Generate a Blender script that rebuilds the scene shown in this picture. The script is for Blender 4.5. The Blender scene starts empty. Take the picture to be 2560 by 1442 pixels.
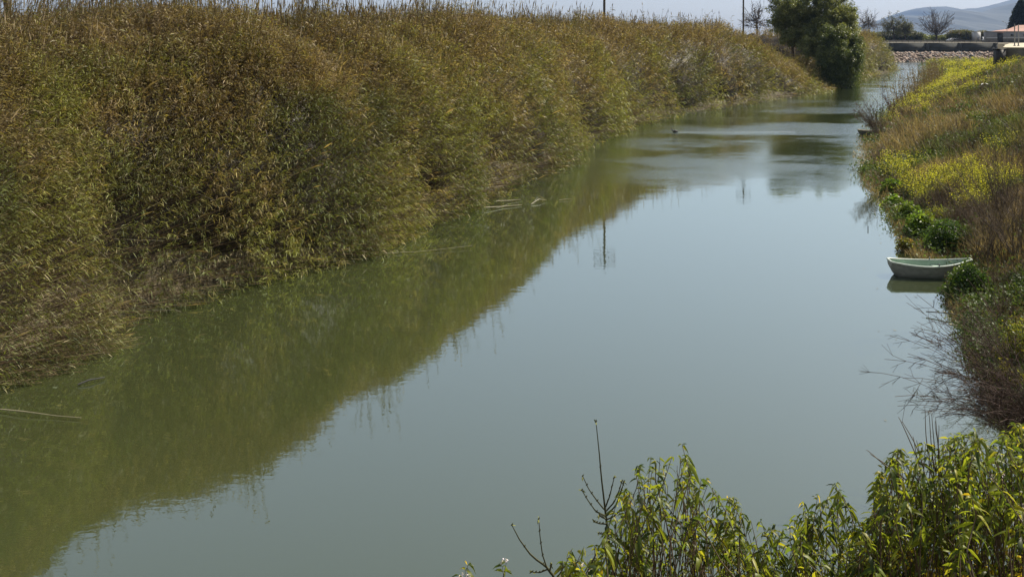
import bpy, math, random
import numpy as np
from mathutils import Vector
R = math.radians
rng = np.random.default_rng(7)
random.seed(7)
S = bpy.context.scene
COL = S.collection
F, H0, CAMH = 2300.0, 90.0, 8.0          # focal length and horizon row of the photograph in its pixels, camera height in m

# ------------------------------------------------------------------ camera
cam = bpy.data.cameras.new("camera"); camo = bpy.data.objects.new("camera", cam); COL.objects.link(camo)
camo.location = (0, 0, CAMH); camo.rotation_euler = (R(90), 0, 0)
cam.sensor_width = 36; cam.lens = 36 * F / 2560; cam.shift_y = -(721 - H0) / 2560
cam.clip_start = 0.1; cam.clip_end = 30000
S.camera = camo
# ------------------------------------------------------------------ light
SKY_G = .62
SUN_EL, SUN_AZ = 44, 60                   # azimuth to the right of the view direction (+Y)
W = bpy.data.worlds.new("World"); S.world = W; W.use_nodes = True
nt = W.node_tree; nt.nodes.clear()
sky = nt.nodes.new("ShaderNodeTexSky"); sky.sky_type = 'NISHITA'; sky.sun_disc = False
sky.sun_elevation = R(SUN_EL); sky.sun_rotation = R(SUN_AZ)
sky.air_density = 1.0; sky.dust_density = 1.6; sky.ozone_density = 2.0; sky.altitude = 0
bg = nt.nodes.new("ShaderNodeBackground"); bg.inputs[1].default_value = 0.138
hs = nt.nodes.new("ShaderNodeHueSaturation"); hs.inputs['Saturation'].default_value = 0.66
ow = nt.nodes.new("ShaderNodeOutputWorld")
gm = nt.nodes.new('ShaderNodeGamma'); gm.inputs[1].default_value = SKY_G
nt.links.new(sky.outputs[0], gm.inputs[0]); nt.links.new(gm.outputs[0], hs.inputs['Color']); nt.links.new(hs.outputs[0], bg.inputs[0]); nt.links.new(bg.outputs[0], ow.inputs[0])
sl = bpy.data.lights.new("sun", 'SUN'); sl.energy = 4.6; sl.angle = R(0.5); sl.color = (1, 0.91, 0.77)
so = bpy.data.objects.new("sun", sl); COL.objects.link(so)
sd = Vector((math.sin(R(SUN_AZ)) * math.cos(R(SUN_EL)), math.cos(R(SUN_AZ)) * math.cos(R(SUN_EL)), math.sin(R(SUN_EL))))
so.rotation_euler = sd.to_track_quat('Z', 'Y').to_euler()
S.view_settings.view_transform = 'Standard'; S.view_settings.look = 'None'
S.view_settings.exposure = 0.95; S.view_settings.gamma = 1
S.view_settings.use_curve_mapping = False
S.render.engine = 'CYCLES'
S.cycles.use_denoising = True
S.cycles.max_bounces = 6; S.cycles.diffuse_bounces = 2; S.cycles.glossy_bounces = 3; S.cycles.transmission_bounces = 3
S.cycles.volume_bounces = 0; S.cycles.transparent_max_bounces = 6
S.cycles.sample_clamp_indirect = 4

# ------------------------------------------------------------------ helpers
def at(px, py, D):                        # the point seen at a pixel of the photograph, D metres away
    return np.array([(px - 1280) / F * D, D, CAMH - (py - H0) / F * D])
def onwater(px, py, z=0.0):
    return at(px, py, (CAMH - z) * F / (py - H0))
def tag(o, label=None, cat=None, group=None, kind=None):
    for k, v in (("label", label), ("category", cat), ("group", group), ("kind", kind)):
        if v: o[k] = v
    return o
def empty(name, loc, label, cat, group=None, rz=0):
    o = bpy.data.objects.new(name, None); COL.objects.link(o); o.location = loc; o.rotation_euler = (0, 0, rz)
    o.empty_display_size = 0.3
    return tag(o, label, cat, group)
def unit(v):
    return v / np.maximum(np.linalg.norm(v, axis=-1, keepdims=True), 1e-9)

class MB:                                 # collects faces, then links them as one mesh object
    def __init__(s): s.v = []; s.f = []; s.c = []; s.n = 0
    def add(s, V, Fc, C=(1, 1, 1)):
        V = np.asarray(V, float).reshape(-1, 3); C = np.asarray(C, float)
        if C.ndim == 1: C = np.tile(C, (len(V), 1))
        Fc = np.asarray(Fc)
        s.v.append(V); s.c.append(C); s.f.append(Fc + s.n); s.n += len(V); return s
    def build(s, name, mat, parent=None, smooth=False, loc=None):
        V = np.concatenate(s.v); C = np.concatenate(s.c)
        if loc is not None: V = V - np.asarray(loc)
        me = bpy.data.meshes.new(name)
        me.vertices.add(len(V)); me.vertices.foreach_set("co", V.astype(np.float32).ravel())
        idx = np.concatenate([f.ravel() for f in s.f]).astype(np.int32)
        cnt = np.concatenate([np.full(len(f), f.shape[1]) for f in s.f])
        st = np.concatenate([[0], np.cumsum(cnt)[:-1]]).astype(np.int32)
        me.loops.add(len(idx)); me.loops.foreach_set("vertex_index", idx)
        me.polygons.add(len(cnt)); me.polygons.foreach_set("loop_start", st)
        me.update(calc_edges=True)
        ca = me.color_attributes.new("Col", 'FLOAT_COLOR', 'POINT')
        ca.data.foreach_set("color", np.concatenate([C, np.ones((len(C), 1))], 1).astype(np.float32).ravel())
        if smooth: me.polygons.foreach_set("use_smooth", np.ones(len(cnt), bool))
        me.materials.append(mat)
        o = bpy.data.objects.new(name, me); COL.objects.link(o)
        if parent is not None: o.parent = parent
        if loc is not None and parent is None: o.location = loc
        return o
    def box(s, c, d, C=(1, 1, 1), rz=0, taper=1.0):
        x, y, z = np.array(d) / 2.0
        V = np.array([[-x, -y, -z], [x, -y, -z], [x, y, -z], [-x, y, -z], [-x * taper, -y * taper, z], [x * taper, -y * taper, z], [x * taper, y * taper, z], [-x * taper, y * taper, z]])
        ca, sa = math.cos(rz), math.sin(rz)
        V = np.stack([V[:, 0] * ca - V[:, 1] * sa, V[:, 0] * sa + V[:, 1] * ca, V[:, 2]], 1) + np.array(c)
        return s.add(V, [[0, 3, 2, 1], [4, 5, 6, 7], [0, 1, 5, 4], [1, 2, 6, 5], [2, 3, 7, 6], [3, 0, 4, 7]], C)
    def prism(s, poly, axis_vec, C=(1, 1, 1)):      # poly: n x 3 points, extruded by a vector
        P = np.asarray(poly, float); n = len(P); Q = P + np.asarray(axis_vec, float)
        s.add(np.concatenate([P, Q]), [[i, (i + 1) % n, n + (i + 1) % n, n + i] for i in range(n)], C)
        s.add(P, [list(range(n))[::-1]], C); s.add(Q, [list(range(n))], C); return s
    def cyl(s, p0, p1, r0, r1=None, n=10, C=(1, 1, 1)):
        return s.tube([p0, p1], [r0, r0 if r1 is None else r1], n, C)
    def tube(s, pts, rad, n=6, C=(1, 1, 1)):
        P = np.asarray(pts, float); m = len(P)
        T = unit(np.gradient(P, axis=0)); a = np.array([0, 0, 1.]) if abs(T[0][2]) < .9 else np.array([1., 0, 0])
        U = unit(np.cross(T, a)); Vv = np.cross(T, U)
        an = np.arange(n) / n * 2 * math.pi; rad = np.broadcast_to(np.asarray(rad, float), (m,))
        ring = P[:, None] + rad[:, None, None] * (np.cos(an)[None, :, None] * U[:, None] + np.sin(an)[None, :, None] * Vv[:, None])
        k = np.arange(n); k2 = (k + 1) % n
        fs = [np.stack([i * n + k, i * n + k2, (i + 1) * n + k2, (i + 1) * n + k], 1) for i in range(m - 1)]
        s.add(ring.reshape(-1, 3), np.concatenate(fs), C)
        s.add(ring[0], [list(range(n))[::-1]], C); s.add(ring[-1], [list(range(n))], C); return s
    def segs(s, A, B, ra, rb, C, n=4):    # many independent tapered twigs at once
        A = np.asarray(A, float); B = np.asarray(B, float); m = len(A)
        T = unit(B - A); a = np.where(np.abs(T[:, 2:3]) < .9, np.array([[0, 0, 1.]]), np.array([[1., 0, 0]]))
        U = unit(np.cross(T, a)); Vv = np.cross(T, U)
        an = np.arange(n) / n * 2 * math.pi
        d = np.cos(an)[None, :, None] * U[:, None] + np.sin(an)[None, :, None] * Vv[:, None]
        V = np.concatenate([A[:, None] + d * np.reshape(ra, (-1, 1, 1)), B[:, None] + d * np.reshape(rb, (-1, 1, 1))], 1)
        k = np.arange(n); k2 = (k + 1) % n
        f = np.stack([k, k2, n + k2, n + k], 1)[None] + (np.arange(m) * 2 * n)[:, None, None]
        C = np.asarray(C, float)
        if C.ndim == 2: C = np.repeat(C, 2 * n, 0)
        return s.add(V.reshape(-1, 3), f.reshape(-1, 4), C)
    def leaves(s, P, T, L, Wd, C, bend=0.3, seg=1, twist=None):
        # bent pointed blades: P base, T direction, L length, Wd width
        n = len(P); T = unit(T); L = np.broadcast_to(np.asarray(L, float), (n,))[:, None]; Wd = np.broadcast_to(np.asarray(Wd, float), (n,))[:, None]
        bend = np.broadcast_to(np.asarray(bend, float), (n,))[:, None]
        r = unit(rng.normal(size=(n, 3))) if twist is None else twist
        sd_ = unit(np.cross(T, r)) * Wd / 2
        dn = np.array([[0, 0, -1.]])
        pos = lambda t: P + T * L * t + dn * bend * L * t * t
        if seg == 1:
            m = pos(.45); V = np.stack([P, m + sd_, pos(1.), m - sd_], 1)
            f = np.array([[0, 1, 2, 3]])[None] + (np.arange(n) * 4)[:, None, None]; k = 4
            s.add(V.reshape(-1, 3), f.reshape(-1, 4), np.repeat(C, k, 0) if np.ndim(C) == 2 else C)
        else:
            nrm = unit(np.cross(sd_, T)) * Wd * .18
            a, b = pos(.33), pos(.7)
            V = np.stack([P, a + sd_ + nrm, a, a - sd_ + nrm, b + sd_ * .75 + nrm * .75, b, b - sd_ * .75 + nrm * .75, pos(1.)], 1)
            o_ = (np.arange(n) * 8)[:, None, None]
            q = np.array([[1, 4, 5, 2], [2, 5, 6, 3]])[None] + o_; t = np.array([[0, 1, 2], [0, 2, 3], [4, 7, 5], [5, 7, 6]])[None] + o_
            Vv = V.reshape(-1, 3); Cc = np.repeat(C, 8, 0) if np.ndim(C) == 2 else np.tile(np.asarray(C, float), (len(Vv), 1))
            s.v.append(Vv); s.c.append(Cc); s.f.append(q.reshape(-1, 4) + s.n); s.f.append(t.reshape(-1, 3) + s.n); s.n += len(Vv)
        return s

def hash3(i, j, k):
    h = (i * 374761393 + j * 668265263 + k * 2147483647 + 1013904223) & 0xffffffff
    h = ((h ^ (h >> 13)) * 1274126177) & 0xffffffff
    return ((h ^ (h >> 16)) & 0xffff) / 65535.0
def noise(x, y, z=0.0):
    x, y, z = np.broadcast_arrays(np.asarray(x, float), np.asarray(y, float), np.asarray(z, float))
    i, j, k = np.floor(x).astype(np.int64), np.floor(y).astype(np.int64), np.floor(z).astype(np.int64)
    u, v, w = x - i, y - j, z - k; u, v, w = [q * q * (3 - 2 * q) for q in (u, v, w)]
    r = 0
    for a in (0, 1):
        for b in (0, 1):
            for c in (0, 1):
                r = r + hash3(i + a, j + b, k + c) * (u if a else 1 - u) * (v if b else 1 - v) * (w if c else 1 - w)
    return r
def fbm(x, y, z=0.0, o=3):
    r = 0; a = .5; t = 0
    for q in range(o): r = r + a * noise(x * 2 ** q + 17 * q, y * 2 ** q + 5 * q, np.asarray(z) * 2 ** q); t += a; a *= .5
    return r / t
def sstep(a, b, x):
    t = np.clip((np.asarray(x, float) - a) / (b - a), 0, 1); return t * t * (3 - 2 * t)

# ------------------------------------------------------------------ materials
def nodes(name):
    m = bpy.data.materials.new(name); m.use_nodes = True; n = m.node_tree; n.nodes.clear()
    o = n.nodes.new("ShaderNodeOutputMaterial"); return m, n, o
def N(n, t, **kw):
    x = n.nodes.new(t)
    for k, v in kw.items(): setattr(x, k, v)
    return x
def foliage(name, trans=0.35, rough=0.55, gain=1.0, tint=(1, 1, 1), spec=.35):
    m, n, o = nodes(name)
    a = N(n, "ShaderNodeAttribute", attribute_name="Col")
    g = N(n, "ShaderNodeVectorMath", operation='MULTIPLY'); g.inputs[1].default_value = tuple(gain * t for t in tint)
    n.links.new(a.outputs['Color'], g.inputs[0])
    p = N(n, "ShaderNodeBsdfPrincipled"); p.inputs['Roughness'].default_value = rough; p.inputs['Specular IOR Level'].default_value = spec
    n.links.new(g.outputs[0], p.inputs['Base Color'])
    if trans > 0:
        t = N(n, "ShaderNodeBsdfTranslucent"); tc = N(n, "ShaderNodeVectorMath", operation='MULTIPLY'); tc.inputs[1].default_value = (1.5, 1.45, .7)
        n.links.new(g.outputs[0], tc.inputs[0]); n.links.new(tc.outputs[0], t.inputs[0])
        mx = N(n, "ShaderNodeMixShader"); mx.inputs[0].default_value = trans
        n.links.new(p.outputs[0], mx.inputs[1]); n.links.new(t.outputs[0], mx.inputs[2]); n.links.new(mx.outputs[0], o.inputs[0])
    else: n.links.new(p.outputs[0], o.inputs[0])
    return m
def plain(name, c, rough=.7, c2=None, scale=3.0, bump=0.0, metal=0.0, stretch=(1, 1, 1), bscale=None, lo=.35, hi=.65):
    m, n, o = nodes(name)
    p = N(n, "ShaderNodeBsdfPrincipled"); p.inputs['Roughness'].default_value = rough; p.inputs['Metallic'].default_value = metal
    p.inputs['Base Color'].default_value = (*c, 1)
    tc = N(n, "ShaderNodeTexCoord"); mp = N(n, "ShaderNodeMapping"); mp.inputs['Scale'].default_value = stretch
    n.links.new(tc.outputs['Object'], mp.inputs[0])
    if c2:
        t = N(n, "ShaderNodeTexNoise"); t.inputs['Scale'].default_value = scale; t.inputs['Detail'].default_value = 6; t.inputs['Roughness'].default_value = .65
        r = N(n, "ShaderNodeValToRGB"); r.color_ramp.elements[0].color = (*c, 1); r.color_ramp.elements[1].color = (*c2, 1)
        r.color_ramp.elements[0].position = lo; r.color_ramp.elements[1].position = hi
        n.links.new(mp.outputs[0], t.inputs['Vector']); n.links.new(t.outputs[0], r.inputs[0]); n.links.new(r.outputs[0], p.inputs['Base Color'])
    if bump:
        t2 = N(n, "ShaderNodeTexNoise"); t2.inputs['Scale'].default_value = bscale or scale * 4; t2.inputs['Detail'].default_value = 5
        b = N(n, "ShaderNodeBump"); b.inputs['Strength'].default_value = 1; b.inputs['Distance'].default_value = bump
        n.links.new(mp.outputs[0], t2.inputs['Vector']); n.links.new(t2.outputs[0], b.inputs['Height']); n.links.new(b.outputs[0], p.inputs['Normal'])
    n.links.new(p.outputs[0], o.inputs[0]); return m

M = dict(
    reed=foliage("reed", .30, .5, 1.0, spec=.28), grass=foliage("grass", .3, .6), shrub=foliage("shrub", .58, .45, spec=.35), tree=foliage("tree", .3, .5),
    bark=foliage("bark", 0, .8, spec=.15), rock=foliage("rock", 0, .85, spec=.2), flower=foliage("flower", .35, .6),
    soil=plain("soil", (.055, .047, .024), .95, (.10, .08, .045), .35, .05, bscale=6),
    hill=plain("hill_forest", (.014, .02, .016), .95, (.03, .034, .026), .004, 0),
    concrete=plain("concrete", (.04, .045, .046), .9, (.06, .065, .064), .3, .01, stretch=(1, 1, 3), bscale=20),
    coping=plain("coping", (.28, .27, .24), .9, (.36, .34, .30), 2),
    pale_concrete=plain("pale_concrete", (.10, .095, .085), .9, (.26, .245, .22), .6, .01, stretch=(1, 1, .6), bscale=15),
    sand=plain("sandy_concrete", (.36, .31, .22), .9, (.46, .40, .29), 1.5),
    dark=plain("dark_metal", (.02, .02, .02), .6), steel=plain("galvanised_steel", (.22, .23, .24), .5, metal=.4),
    wood=plain("pole_wood", (.055, .05, .042), .8, (.10, .09, .075), 3, stretch=(6, 6, .4)),
    asphalt=plain("asphalt", (.05, .05, .05), .9, (.065, .065, .062), 2),
    white=plain("white_paint", (.75, .76, .77), .3), blackpaint=plain("black_paint", (.02, .02, .022), .25), glass=plain("car_glass", (.03, .035, .04), .08),
    rubber=plain("rubber", (.02, .02, .02), .8),
    render=plain("wall_render", (.24, .235, .24), .9, (.32, .31, .31), .5), stripe=plain("pale_band", (.55, .55, .55), .8),
    tile=plain("roof_tile", (.29, .14, .10), .8, (.37, .19, .14), 1.2), 
    hull=plain("hull_paint", (.125, .135, .12), .65, (.21, .215, .195), 5, .002, stretch=(1, 1, 3), bscale=30),
    liner=plain("liner_paint", (.30, .42, .33), .6, (.38, .49, .40), 6), rim=plain("rim_paint", (.36, .42, .37), .5, (.50, .55, .50), 9),
    oldhull=plain("old_hull", (.045, .045, .04), .7, (.08, .08, .07), 4), plastic=plain("white_plastic", (.7, .7, .68), .5),
    cane=plain("dry_cane", (.24, .21, .14), .7, (.33, .29, .20), 5), feather=plain("dark_feather", (.03, .028, .025), .7),
    beak=plain("beak", (.5, .2, .05), .5),
)
# river surface: murky green body under a clear reflective skin, with breeze patches that roughen it
m, n, o = nodes("river_water"); M['water'] = m
tc = N(n, "ShaderNodeTexCoord")
def ntex(sc, scale, det, rough=.5, rot=0):
    mp = N(n, "ShaderNodeMapping"); mp.inputs['Scale'].default_value = sc; mp.inputs['Rotation'].default_value = (0, 0, rot)
    t = N(n, "ShaderNodeTexNoise"); t.inputs['Scale'].default_value = scale; t.inputs['Detail'].default_value = det; t.inputs['Roughness'].default_value = rough
    n.links.new(tc.outputs['Object'], mp.inputs[0]); n.links.new(mp.outputs[0], t.inputs['Vector']); return t
def math_(op, a, b=None, c=None):
    x = N(n, "ShaderNodeMath", operation=op)
    for i, q in enumerate((a, b, c)):
        if q is None: continue
        if isinstance(q, (int, float)): x.inputs[i].default_value = q
        else: n.links.new(q, x.inputs[i])
    return x.outputs[0]
calm = ntex((1, 1.6, 1), 2.6, 3, .55)                 # small ripples everywhere
swell = ntex((.6, 1.5, 1), .5, 2, .5)
fine = ntex((1, 1.4, 1), 7.0, 3, .6)                 # breeze ripples
sep = N(n, "ShaderNodeSeparateXYZ"); n.links.new(tc.outputs['Object'], sep.inputs[0])
patch = ntex((.55, 1.0, 1), .05, 9, .68, .35)
mr = N(n, "ShaderNodeMapRange", interpolation_type='SMOOTHSTEP'); mr.inputs[1].default_value = .43; mr.inputs[2].default_value = .57
n.links.new(patch.outputs[0], mr.inputs[0])
far = N(n, "ShaderNodeMapRange", interpolation_type='SMOOTHSTEP'); far.inputs[1].default_value = 42; far.inputs[2].default_value = 75
n.links.new(sep.outputs[1], far.inputs[0])
br = math_('MULTIPLY', math_('ADD', math_('MULTIPLY', mr.outputs[0], .85), .12), far.outputs[0])
hgt = math_('ADD', math_('MULTIPLY', calm.outputs[0], .0016), math_('MULTIPLY', swell.outputs[0], .0030))
hgt = math_('ADD', hgt, math_('MULTIPLY', math_('MULTIPLY', fine.outputs[0], .036), br))
bmp = N(n, "ShaderNodeBump"); bmp.inputs['Strength'].default_value = 1; bmp.inputs['Distance'].default_value = 1
n.links.new(hgt, bmp.inputs['Height'])
fr = N(n, "ShaderNodeLayerWeight"); fr.inputs[0].default_value = .5
fr2 = math_('ADD', math_('MULTIPLY', math_('POWER', fr.outputs['Facing'], 2.1), .95), .02)
df = N(n, "ShaderNodeBsdfDiffuse"); df.inputs[0].default_value = (.038, .046, .017, 1)
gl = N(n, "ShaderNodeBsdfGlossy"); n.links.new(math_('ADD', math_('MULTIPLY', br, .08), .015), gl.inputs['Roughness']); gl.inputs[0].default_value = (.88, .985, 1, 1)
n.links.new(bmp.outputs[0], gl.inputs['Normal'])
mx = N(n, "ShaderNodeMixShader"); n.links.new(fr2, mx.inputs[0]); n.links.new(df.outputs[0], mx.inputs[1]); n.links.new(gl.outputs[0], mx.inputs[2])
n.links.new(mx.outputs[0], o.inputs[0])

# ------------------------------------------------------------------ the river's two banks, as X over Y
LY = np.array([-20, 5, 12, 20.6, 24.5, 27, 30, 33, 37, 42.5, 50, 65, 80, 92, 108, 127, 153, 204, 218, 226, 240, 400.])
LX = np.array([-21, -15.6, -13.6, -11.4, -10.4, -9.6, -7.6, -5.4, -3.3, -.9, 1.5, 5.6, 11, 16.8, 28.5, 42.5, 57, 85.5, 90.5, 80, -60, -200.])
RY = np.array([-20, 5, 13, 18, 20.2, 23.5, 26.5, 28.5, 30, 33.5, 38, 45, 50, 58, 77, 95, 112, 136, 170, 205, 240, 284, 400.])
RX = np.array([9.5, 8.8, 9.4, 10.6, 11.2, 12.1, 13.2, 14.2, 14.9, 14.9, 16.4, 18.4, 19.5, 22.2, 30, 38.5, 47.5, 60.5, 76, 92, 107, 127, 180.])
def XL(y): return np.interp(y, LY, LX)
def XR(y): return np.interp(y, RY, RX)
def ground(x, y):
    x = np.asarray(x, float); y = np.asarray(y, float)
    sl_ = (XL(y) - x) * .86; sr = (x - XR(y)) * .88
    zl = np.where(sl_ < 0, -1.4, -1.4 + 4.4 * sstep(-1.0, 7.5, sl_)) + 0 * x
    zl = -1.4 + 4.4 * sstep(-2.2, 7.5, sl_)
    zr = -1.4 + np.clip(sr + 2.6, 0, None) * .42; zr = np.minimum(zr, np.interp(y, [0, 85, 100, 125, 160, 210, 290], [5.1, 4.9, 4.6, 3.7, 2.1, .9, .8]))
    z = np.maximum(zl, zr)
    z = np.maximum(z, 6.3 - .62 * y)                      # the embankment the camera stands on
    z = np.maximum(z, -1.4 + 4.1 * sstep(280.5, 291, y))         # bank under the road wall
    z = np.where(y > 292.4, 5.45, z)
    bump_ = (fbm(x * .35, y * .35) - .5) * .5 * sstep(-.2, 1.0, z) * (1 - sstep(270, 285, y))
    return z + bump_

# ground: one sheet out to the horizon
def axis(lo, hi, st, olo, ohi):
    a = list(np.arange(lo, hi, st)); q = st
    x = lo
    while x > olo: q *= 1.25; x = max(x - q, olo); a.insert(0, x)
    x = a[-1]; q = st
    while x < ohi: q *= 1.25; x = min(x + q, ohi); a.append(x)
    return np.array(a)
gx = axis(-24, 150, .9, -8000, 13000); gy = axis(-6, 296, .9, -800, 9300)
GX, GY = np.meshgrid(gx, gy); GZ = ground(GX, GY)
nx, ny = len(gx), len(gy)
ii = (np.arange(ny - 1)[:, None] * nx + np.arange(nx - 1)[None]).ravel()
quad = np.stack([ii, ii + 1, ii + 1 + nx, ii + nx], 1)
g = MB().add(np.stack([GX, GY, GZ], -1).reshape(-1, 3), quad).build("ground", M['soil'], smooth=True); tag(g, kind='structure')
wv = [[-260, -25, 0], [260, -25, 0], [260, 292, 0], [-260, 292, 0]]
tag(MB().add(wv, [[0, 1, 2, 3]]).build("water", M['water']), kind='structure')
tag(MB().add([[-500, 386, 5.47], [158, 386, 5.47], [158, 398, 5.47], [-500, 398, 5.47]], [[0, 1, 2, 3]]).build("road", M['asphalt']), kind='structure')

# ------------------------------------------------------------------ hills
def ridge(name, pts, D, depth, seed):
    P = np.array(pts, float); xs = np.linspace(P[0, 0], P[-1, 0], 260)
    zs = (H0 - np.interp(xs, P[:, 0], P[:, 1])) / F * D
    k = np.linspace(0, 1, 26); X = (xs - 1280) / F * D
    t = k[None] * 2 - 1
    prof = np.where(t < 0, 1 - np.abs(t) ** 1.3, 1 - np.abs(t) ** 1.6)
    rough_ = (fbm(X[:, None] * .006, k[None] * 9 + seed, 0, 4) - .5)
    Z = CAMH * (prof > 0) + zs[:, None] * prof + rough_ * zs[:, None] * .35 * (1 - prof) * (np.abs(t) < 1)
    Z = Z + (fbm(X[:, None] * .02, k[None] * 14, seed, 4) - .5) * 26 * (1 - .6 * prof)
    XX = X[:, None] * (1 + 0 * k[None]) + (t * depth * .25) * 0; YY = D + t * depth + 0 * X[:, None]
    nr, nc = XX.shape; q = (np.arange(nr - 1)[:, None] * nc + np.arange(nc - 1)[None]).ravel()
    o = MB().add(np.stack([XX, YY, Z], -1).reshape(-1, 3), np.stack([q, q + nc, q + nc + 1, q + 1], 1)).build(name, M['hill'], smooth=True)
    return tag(o, kind='structure')
ridge("hills", [(1900, 95), (2060, 92), (2150, 80), (2200, 60), (2235, 50), (2262, 42), (2275, 39), (2285, 30), (2295, 24), (2310, 19), (2325, 17), (2345, 17), (2360, 17), (2380, 22), (2405, 25), (2430, 21), (2455, 20), (2475, 16), (2500, 11), (2530, 3), (2560, -6), (2620, -16), (2700, -10), (2900, 30), (3200, 70)], 7600, 1500, 3)
ridge("hills", [(1900, 94), (2080, 90), (2190, 72), (2230, 60), (2262, 42), (2290, 41), (2320, 42), (2350, 36), (2372, 28), (2400, 27), (2430, 31), (2470, 30), (2500, 24), (2530, 14), (2560, 4), (2620, -6), (2750, 10), (3000, 60)], 5600, 1100, 8)

# ------------------------------------------------------------------ reed bed on the left bank
def bankL(t):                              # t is Y along the left bank; point, unit outward (away from river) normal
    y = np.asarray(t, float); x = XL(y)
    dx = (XL(y + 3) - XL(y - 3)) / 6.0
    nrm = unit(np.stack([-np.ones_like(y), dx, 0 * y], -1))
    return np.stack([x, y, 0 * y], -1), nrm
def crest(t): return np.interp(t, [0, 25, 60, 95, 140, 200, 230], [8.5, 8.75, 9.3, 9.6, 9.3, 8.9, 8.3])
def reed_surface(t, u):
    """u 0..1 runs up the bulging face from the waterline to the crest, u>1 back over the plateau"""
    P, n_ = bankL(t)
    a = np.clip(u, 0, 1) * math.pi / 2
    w = 7.5
    lobe = (noise(t * .19, 3.3) - .5) * 1.0 + (noise(t * .47, 8.1 + u * .7) - .5) * 1.5 + (noise(t * 1.1, u * 4) - .5) * .7
    lobe = lobe * np.clip(1.0 - 2.2 * u, 0, 1) + (noise(t * .3, 9.1 + u * 3) - .5) * .9
    s0 = w * np.clip(u, 0, 1) ** 1.45
    s = s0 + np.clip(u - 1, 0, None) * 12 + lobe + .3
    hc = crest(t) - .75 + (noise(t * .13, 1.7) - .5) * .9 + (noise(t * .45, u * 2.5) - .5) * 1.0 + (noise(t * 1.9, u * 6, 3.) - .5) * 1.1 * np.clip(u, 0, 1)
    hc = hc * (1 - .9 * sstep(206, 219, t)) * (1 - .88 * sstep(112, 136, t) * (1 - sstep(148, 158, t)))
    z = hc * (1 - np.exp(-s0 / 1.95)) / (1 - math.exp(-w / 1.95)) + (fbm(t * .6, u * 9, 4.4) - .5) * .9 * np.sin(a)
    Q = P + n_ * s[..., None]
    z = np.where(np.asarray(u) > .3, np.maximum(z, ground(Q[..., 0], Q[..., 1]) + .9 * sstep(.3, .6, u)), z)
    return Q + np.array([0, 0, 1.]) * z[..., None], n_, a
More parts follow.
